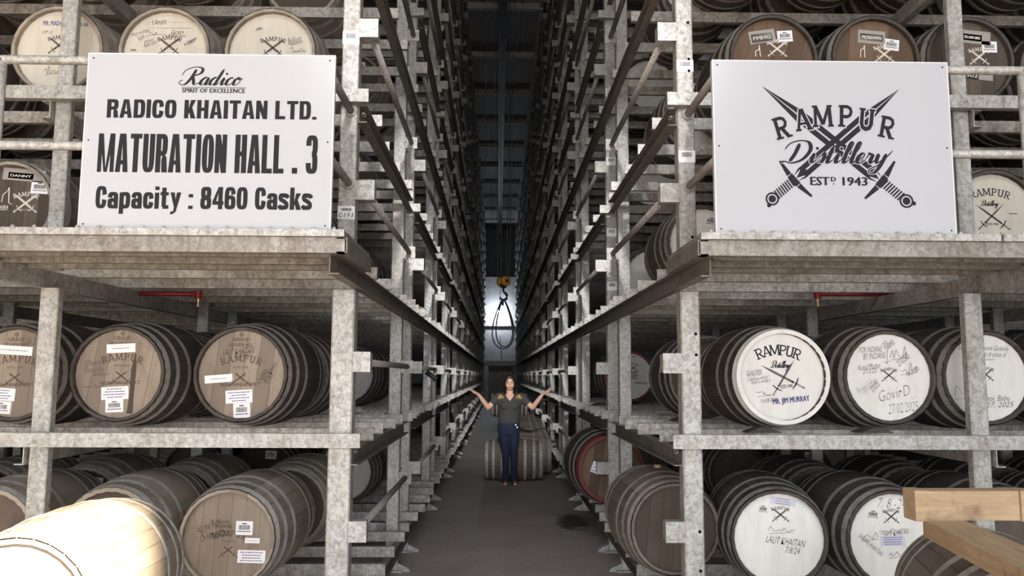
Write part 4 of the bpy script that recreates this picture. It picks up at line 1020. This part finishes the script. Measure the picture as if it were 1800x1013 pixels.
# thin pull cables hanging from the roof
for i, (x, y) in enumerate(((-.28, 15.0), (-.36, 19.5), (.28, 22.0), (.36, 26.0))):
    o = MB().tube((0, 0, 0), (.0, 0, -[6.2, 5.0, 4.2, 4.6][i]), .006, n=6).build('hanging_cable', STEELROPE); o.location = (x, y, ZC)
    tag(o, ['thin cable hanging nearest, left of the hoist rail', 'thin cable hanging further back, left of the hoist rail', 'thin cable hanging right of the hoist rail, nearer one', 'thin cable hanging right of the hoist rail, farther one'][i], 'cable')
# ------------------------------------------------------------------ bulb on the far wall
bp_ = at(876, 548, YB-.75)
T = thing('bulb_lamp', 'bare glowing bulb in a black holder before the far wall', 'lamp', bp_)
GLOW, t_, b_ = newmat('lit_bulb'); b_.inputs['Emission Color'].default_value = (.82, .9, 1, 1); b_.inputs['Emission Strength'].default_value = 40
m = MB(); n = 10; m.lathe([(.001, -.07), (.045, -.06), (.07, -.01), (.06, .04), (.03, .09), (.001, .10)], 16, lambda x, y, z: (x, z, y)); m.build('bulb', GLOW, T, True)
m = MB(); m.tube((0, 0, .09), (.02, 0, .26), .05, .03, 10); m.build('lamp_holder', ROPE, T)
MB().path([(.02, 0, .25), (.1, .2, .5), (.06, .6, .75)], .012, 6).build('lamp_flex', ROPE, T)
ld = bpy.data.lights.new('bulb_light', 'POINT'); ld.energy = 170; ld.color = (.80, .88, 1.0); ld.shadow_soft_size = .08
lo = bpy.data.objects.new('bulb_light', ld); COL.objects.link(lo); lo.location = bp_+Vector((0, .12, -.14))
o = MB().tube((0, 0, 0), (-.12, 0, 1.35), .02, n=6).build('conduit', BLADE); o.location = at(882, 632, YB-.03); tag(o, 'dark conduit running up the far wall below the bulb', 'conduit')

# ------------------------------------------------------------------ the person
def skin_like(mbs, name, mat, parent, voxel=.008, smooth=6):
    """volumes fused into one continuous skin"""
    m = MB()
    for q in mbs: m.add(q.v, q.f)
    o = m.build(name, mat, parent, True)
    md = o.modifiers.new('r', 'REMESH'); md.mode = 'VOXEL'; md.voxel_size = voxel; md.use_smooth_shade = True
    sm = o.modifiers.new('s', 'SMOOTH'); sm.factor = .5; sm.iterations = smooth
    me = bpy.data.meshes.new_from_object(o.evaluated_get(bpy.context.evaluated_depsgraph_get()))
    o.modifiers.clear(); o.data = me; me.name = name
    if not me.materials: me.materials.append(mat)
    return o
def ball(c, r, n=14):
    rx, ry, rz = r if isinstance(r, (tuple, list)) else (r, r, r); m = MB(); v = []; f = []; k = n//2
    for j in range(1, k):
        a = PI*j/k
        for i in range(n): v.append((c[0]+rx*math.sin(a)*math.cos(2*PI*i/n), c[1]+ry*math.sin(a)*math.sin(2*PI*i/n), c[2]+rz*math.cos(a)))
    for j in range(k-2): f += [(j*n+i, (j+1)*n+i, (j+1)*n+(i+1) % n, j*n+(i+1) % n) for i in range(n)]
    v += [(c[0], c[1], c[2]+rz), (c[0], c[1], c[2]-rz)]; t = len(v)-2
    f += [(t, i, (i+1) % n) for i in range(n)]+[(t+1, (k-2)*n+(i+1) % n, (k-2)*n+i) for i in range(n)]
    m.add(v, f); return m
def limb(pts, rs):
    out = []
    for i in range(len(pts)):
        out.append(ball(pts[i], rs[i], 12))
        if i: out.append(MB().tube(pts[i-1], pts[i], rs[i-1], rs[i], 14))
    return out
def loft(secs, n=24):
    """closed volume through elliptical sections (x, y, z, rx, ry)"""
    v = []; N = len(secs)
    for x, y, z, rx, ry in secs:
        for i in range(n): v.append((x+rx*math.cos(2*PI*i/n), y+ry*math.sin(2*PI*i/n), z))
    f = [(j*n+i, j*n+(i+1) % n, (j+1)*n+(i+1) % n, (j+1)*n+i) for j in range(N-1) for i in range(n)]
    f += [tuple(range(n-1, -1, -1)), tuple(range((N-1)*n, N*n))]
    m = MB(); m.add(v, f); return m
SKIN, t_, b_ = newmat('skin', .5, 0, .4); b_.inputs['Base Color'].default_value = (.60, .37, .275, 1)
b_.inputs['Subsurface Weight'].default_value = .05
SHIRT = flat('charcoal_cotton', (.048, .046, .05), .85); JEANS = flat('blue_denim', (.014, .022, .052), .85)
HAIRM = flat('dark_hair', (.012, .009, .008), .45); GOLD = flat('gold_embroidery', (.55, .36, .07), .5)
SANDAL = flat('brown_leather', (.12, .065, .045), .6); TEETH = flat('teeth', (.75, .72, .68), .4); LIP = flat('lips', (.33, .12, .10), .5)
EYEW = flat('eye_white', (.7, .68, .66), .3); BUTTON = flat('silver_button', (.7, .7, .7), .3, .6)
PX = at(893, 850, 11.85)
P = thing('person', 'person in charcoal top and blue jeans standing in the aisle with both arms raised outward', 'person', (PX.x+.02, 11.85, 0))
B = []
# head, neck and chest (front is -y)
B += [ball((0, .01, 1.485), (.072, .092, .098), 20), ball((0, -.02, 1.43), (.056, .066, .066), 18), ball((0, -.05, 1.392), (.028, .026, .022), 12), ball((0, -.082, 1.455), (.014, .020, .024), 10), ball((0, -.092, 1.445), (.015, .014, .011), 10)]
for q in (-1, 1): B += [ball((q*.073, .015, 1.462), (.012, .022, .032), 10), ball((q*.036, -.06, 1.436), (.024, .026, .024), 10)]
B += limb([(0, .03, 1.40), (0, .03, 1.28)], [.048, .056]); B += [loft([(0, .03, 1.14, .13, .075), (0, .03, 1.22, .15, .08), (0, .03, 1.27, .12, .065), (0, .03, 1.31, .06, .05)])]
def hand(w, d, up, side):
    """open hand: palm from the wrist w along d, fingers fanned, thumb off the side"""
    w, d, up = Vector(w), Vector(d).normalized(), Vector(up).normalized(); sd = d.cross(up).normalized()*side; out = []
    pc = w+d*.045; out += limb([w, w+d*.03], [.022, .026])
    for q in (-1, -.35, .35, 1): out += limb([w+d*.02+sd*q*.014, w+d*.085+sd*q*.027], [.015, .0125])
    for q, ln in ((-1, .055), (-.35, .070), (.35, .076), (1, .066)):
        b0 = w+d*.085+sd*q*.027; m1 = b0+(d+sd*q*.13+up*.10).normalized()*ln*.5; e = m1+(d+sd*q*.13+up*.42).normalized()*ln*.5
        out += limb([b0, m1, e], [.0105, .0095, .0075])
    t0 = w+d*.02+sd*.02; t1 = t0+(d*.55+sd*.8+up*.25).normalized()*.045; t2 = t1+(d*.9+sd*.4+up*.3).normalized()*.032
    return out+limb([t0, t1, t2], [.014, .0115, .0085])
LA = [(-.165, .03, 1.27), (-.318, -.01, 1.115), (-.455, -.09, 1.300)]
RA = [(.175, .03, 1.27), (.335, -.01, 1.115), (.478, -.09, 1.312)]
for A, s in ((LA, -1), (RA, 1)):
    mid = [(A[1][i]*.45+A[2][i]*.55) for i in range(3)]; um = [(A[0][i]+A[1][i])/2 for i in range(3)]
    B += limb([A[0], um, A[1], mid, A[2]], [.050, .046, .038, .035, .024]); B += hand(A[2], (s*.83, -.1, .52), (s*-.45, -.35, .8), s)
# ankles and feet
for x in (-.055, .075):
    B += limb([(x, .03, .16), (x, .03, .07)], [.036, .034]); B += limb([(x, .05, .036), (x*1.05, -.04, .03), (x*1.12, -.115, .022)], [.030, .032, .026])
    for k in range(5): B += limb([(x*1.1+(k-2)*.013, -.118, .020), (x*1.12+(k-2)*.015, -.145+abs(k-1.6)*.005, .016)], [.010, .0085])
skin_like(B, 'body', SKIN, P, .0065, 5)
# clothes
T_ = [loft([(-.015, .03, .885, .160, .112), (-.01, .03, .93, .163, .115), (-.005, .03, 1.0, .158, .108), (0, .03, 1.08, .165, .118), (0, .02, 1.15, .178, .122), (0, .03, 1.22, .182, .105), (0, .03, 1.275, .165, .085), (0, .035, 1.305, .105, .066)])]
T_ += [ball((q*.072, -.065, 1.15), (.062, .045, .062), 12) for q in (-1, 1)]
for A in (LA, RA):
    e = [A[0][i]*.52+A[1][i]*.48 for i in range(3)]; T_ += limb([(A[0][0]*.8, A[0][1], A[0][2]-.01), A[0], e], [.068, .066, .060])
shirt = skin_like(T_, 'shirt', SHIRT, P, .0075, 5)
# the neckline: a V of skin lying on the shirt front
m = MB(); V = [(-.062, -.052, 1.307), (.062, -.052, 1.307), (.045, -.073, 1.27), (0, -.098, 1.212), (-.045, -.073, 1.27)]
m.add(V+[(x, y+.03, z) for x, y, z in V], [(0, 4, 3, 2, 1)]+[(i, (i+1) % 5, 5+(i+1) % 5, 5+i) for i in range(5)]+[(5, 6, 7, 8, 9)]); m.build('neck_opening', SKIN, P, False)
for q in (-1, 1):
    for dx, dz, r in ((0, 0, .022), (.036, -.012, .018), (.018, .022, .015)):
        pts = [(q*(.118+dx)+r*math.cos(2*PI*i/12), -.050+dx*.05, 1.272+dz*.9+r*.7*math.sin(2*PI*i/12)) for i in range(12)]
        MB().path(pts, .0065, 6, True).build('shoulder_embroidery', GOLD, P, True)
J = [loft([(-.012, .03, .72, .150, .108), (-.012, .03, .80, .168, .118), (-.012, .03, .87, .160, .112), (-.012, .03, .915, .152, .106)])]
J += limb([(-.082, .03, .74), (-.060, .02, .48), (-.056, .04, .22), (-.060, .035, .075)], [.088, .058, .047, .056]); J += limb([(.062, .03, .74), (.068, .015, .48), (.068, .04, .22), (.072, .035, .075)], [.088, .058, .047, .056])
skin_like(J, 'jeans', JEANS, P, .0075, 4)
for x, z in ((.088, .868), (.108, .834)): MB().tube((x, -.098, z), (x, -.088, z), .010, n=10).build('button', BUTTON, P)
Hh = [ball((0, .030, 1.505), (.082, .092, .092), 18), ball((-.062, .03, 1.44), (.026, .06, .075), 12), ball((.066, .03, 1.44), (.026, .06, .075), 12)] + limb([(0, .09, 1.48), (.02, .10, 1.38), (.055, .075, 1.30)], [.065, .055, .028])
Hh += limb([(-.02, -.055, 1.565), (-.055, -.045, 1.53), (-.076, -.02, 1.47)], [.020, .024, .018]) + limb([(-.01, -.055, 1.565), (.045, -.048, 1.54), (.076, -.02, 1.47)], [.020, .024, .018])
skin_like(Hh, 'hair', HAIRM, P, .007, 5)
for q in (-1, 1):
    m = ball((q*.027, -.083, 1.474), (.012, .006, .0055), 10); o = m.build('eye', EYEW, P, True); ball((q*.027, -.0885, 1.474), (.0052, .003, .0052), 8).build('iris', HAIRM, o, True)
    MB().path([(q*.012, -.088, 1.489), (q*.028, -.090, 1.494), (q*.045, -.082, 1.488)], .0032, 6).build('eyebrow', HAIRM, P, True)
MB().path([(-.026, -.080, 1.420), (-.012, -.087, 1.413), (0, -.089, 1.411), (.012, -.087, 1.413), (.026, -.080, 1.420)], [.004, .008, .009, .008, .004], 8).build('lips', LIP, P, True)
MB().path([(-.018, -.088, 1.4175), (0, -.0955, 1.4135), (.018, -.088, 1.4175)], [.002, .0045, .002], 8).build('teeth', TEETH, P, True)
for x in (-.055, .075):
    o = loft([(x*1.05, -.04, 0, .044, .125), (x*1.05, -.04, .012, .046, .128)]).build('sandal', SANDAL, P)
    MB().path([(x*1.1-.042, -.05, .02), (x*1.1-.02, -.085, .058), (x*1.1+.02, -.085, .058), (x*1.1+.044, -.05, .02)], .007, 6).build('strap', SANDAL, o, True)
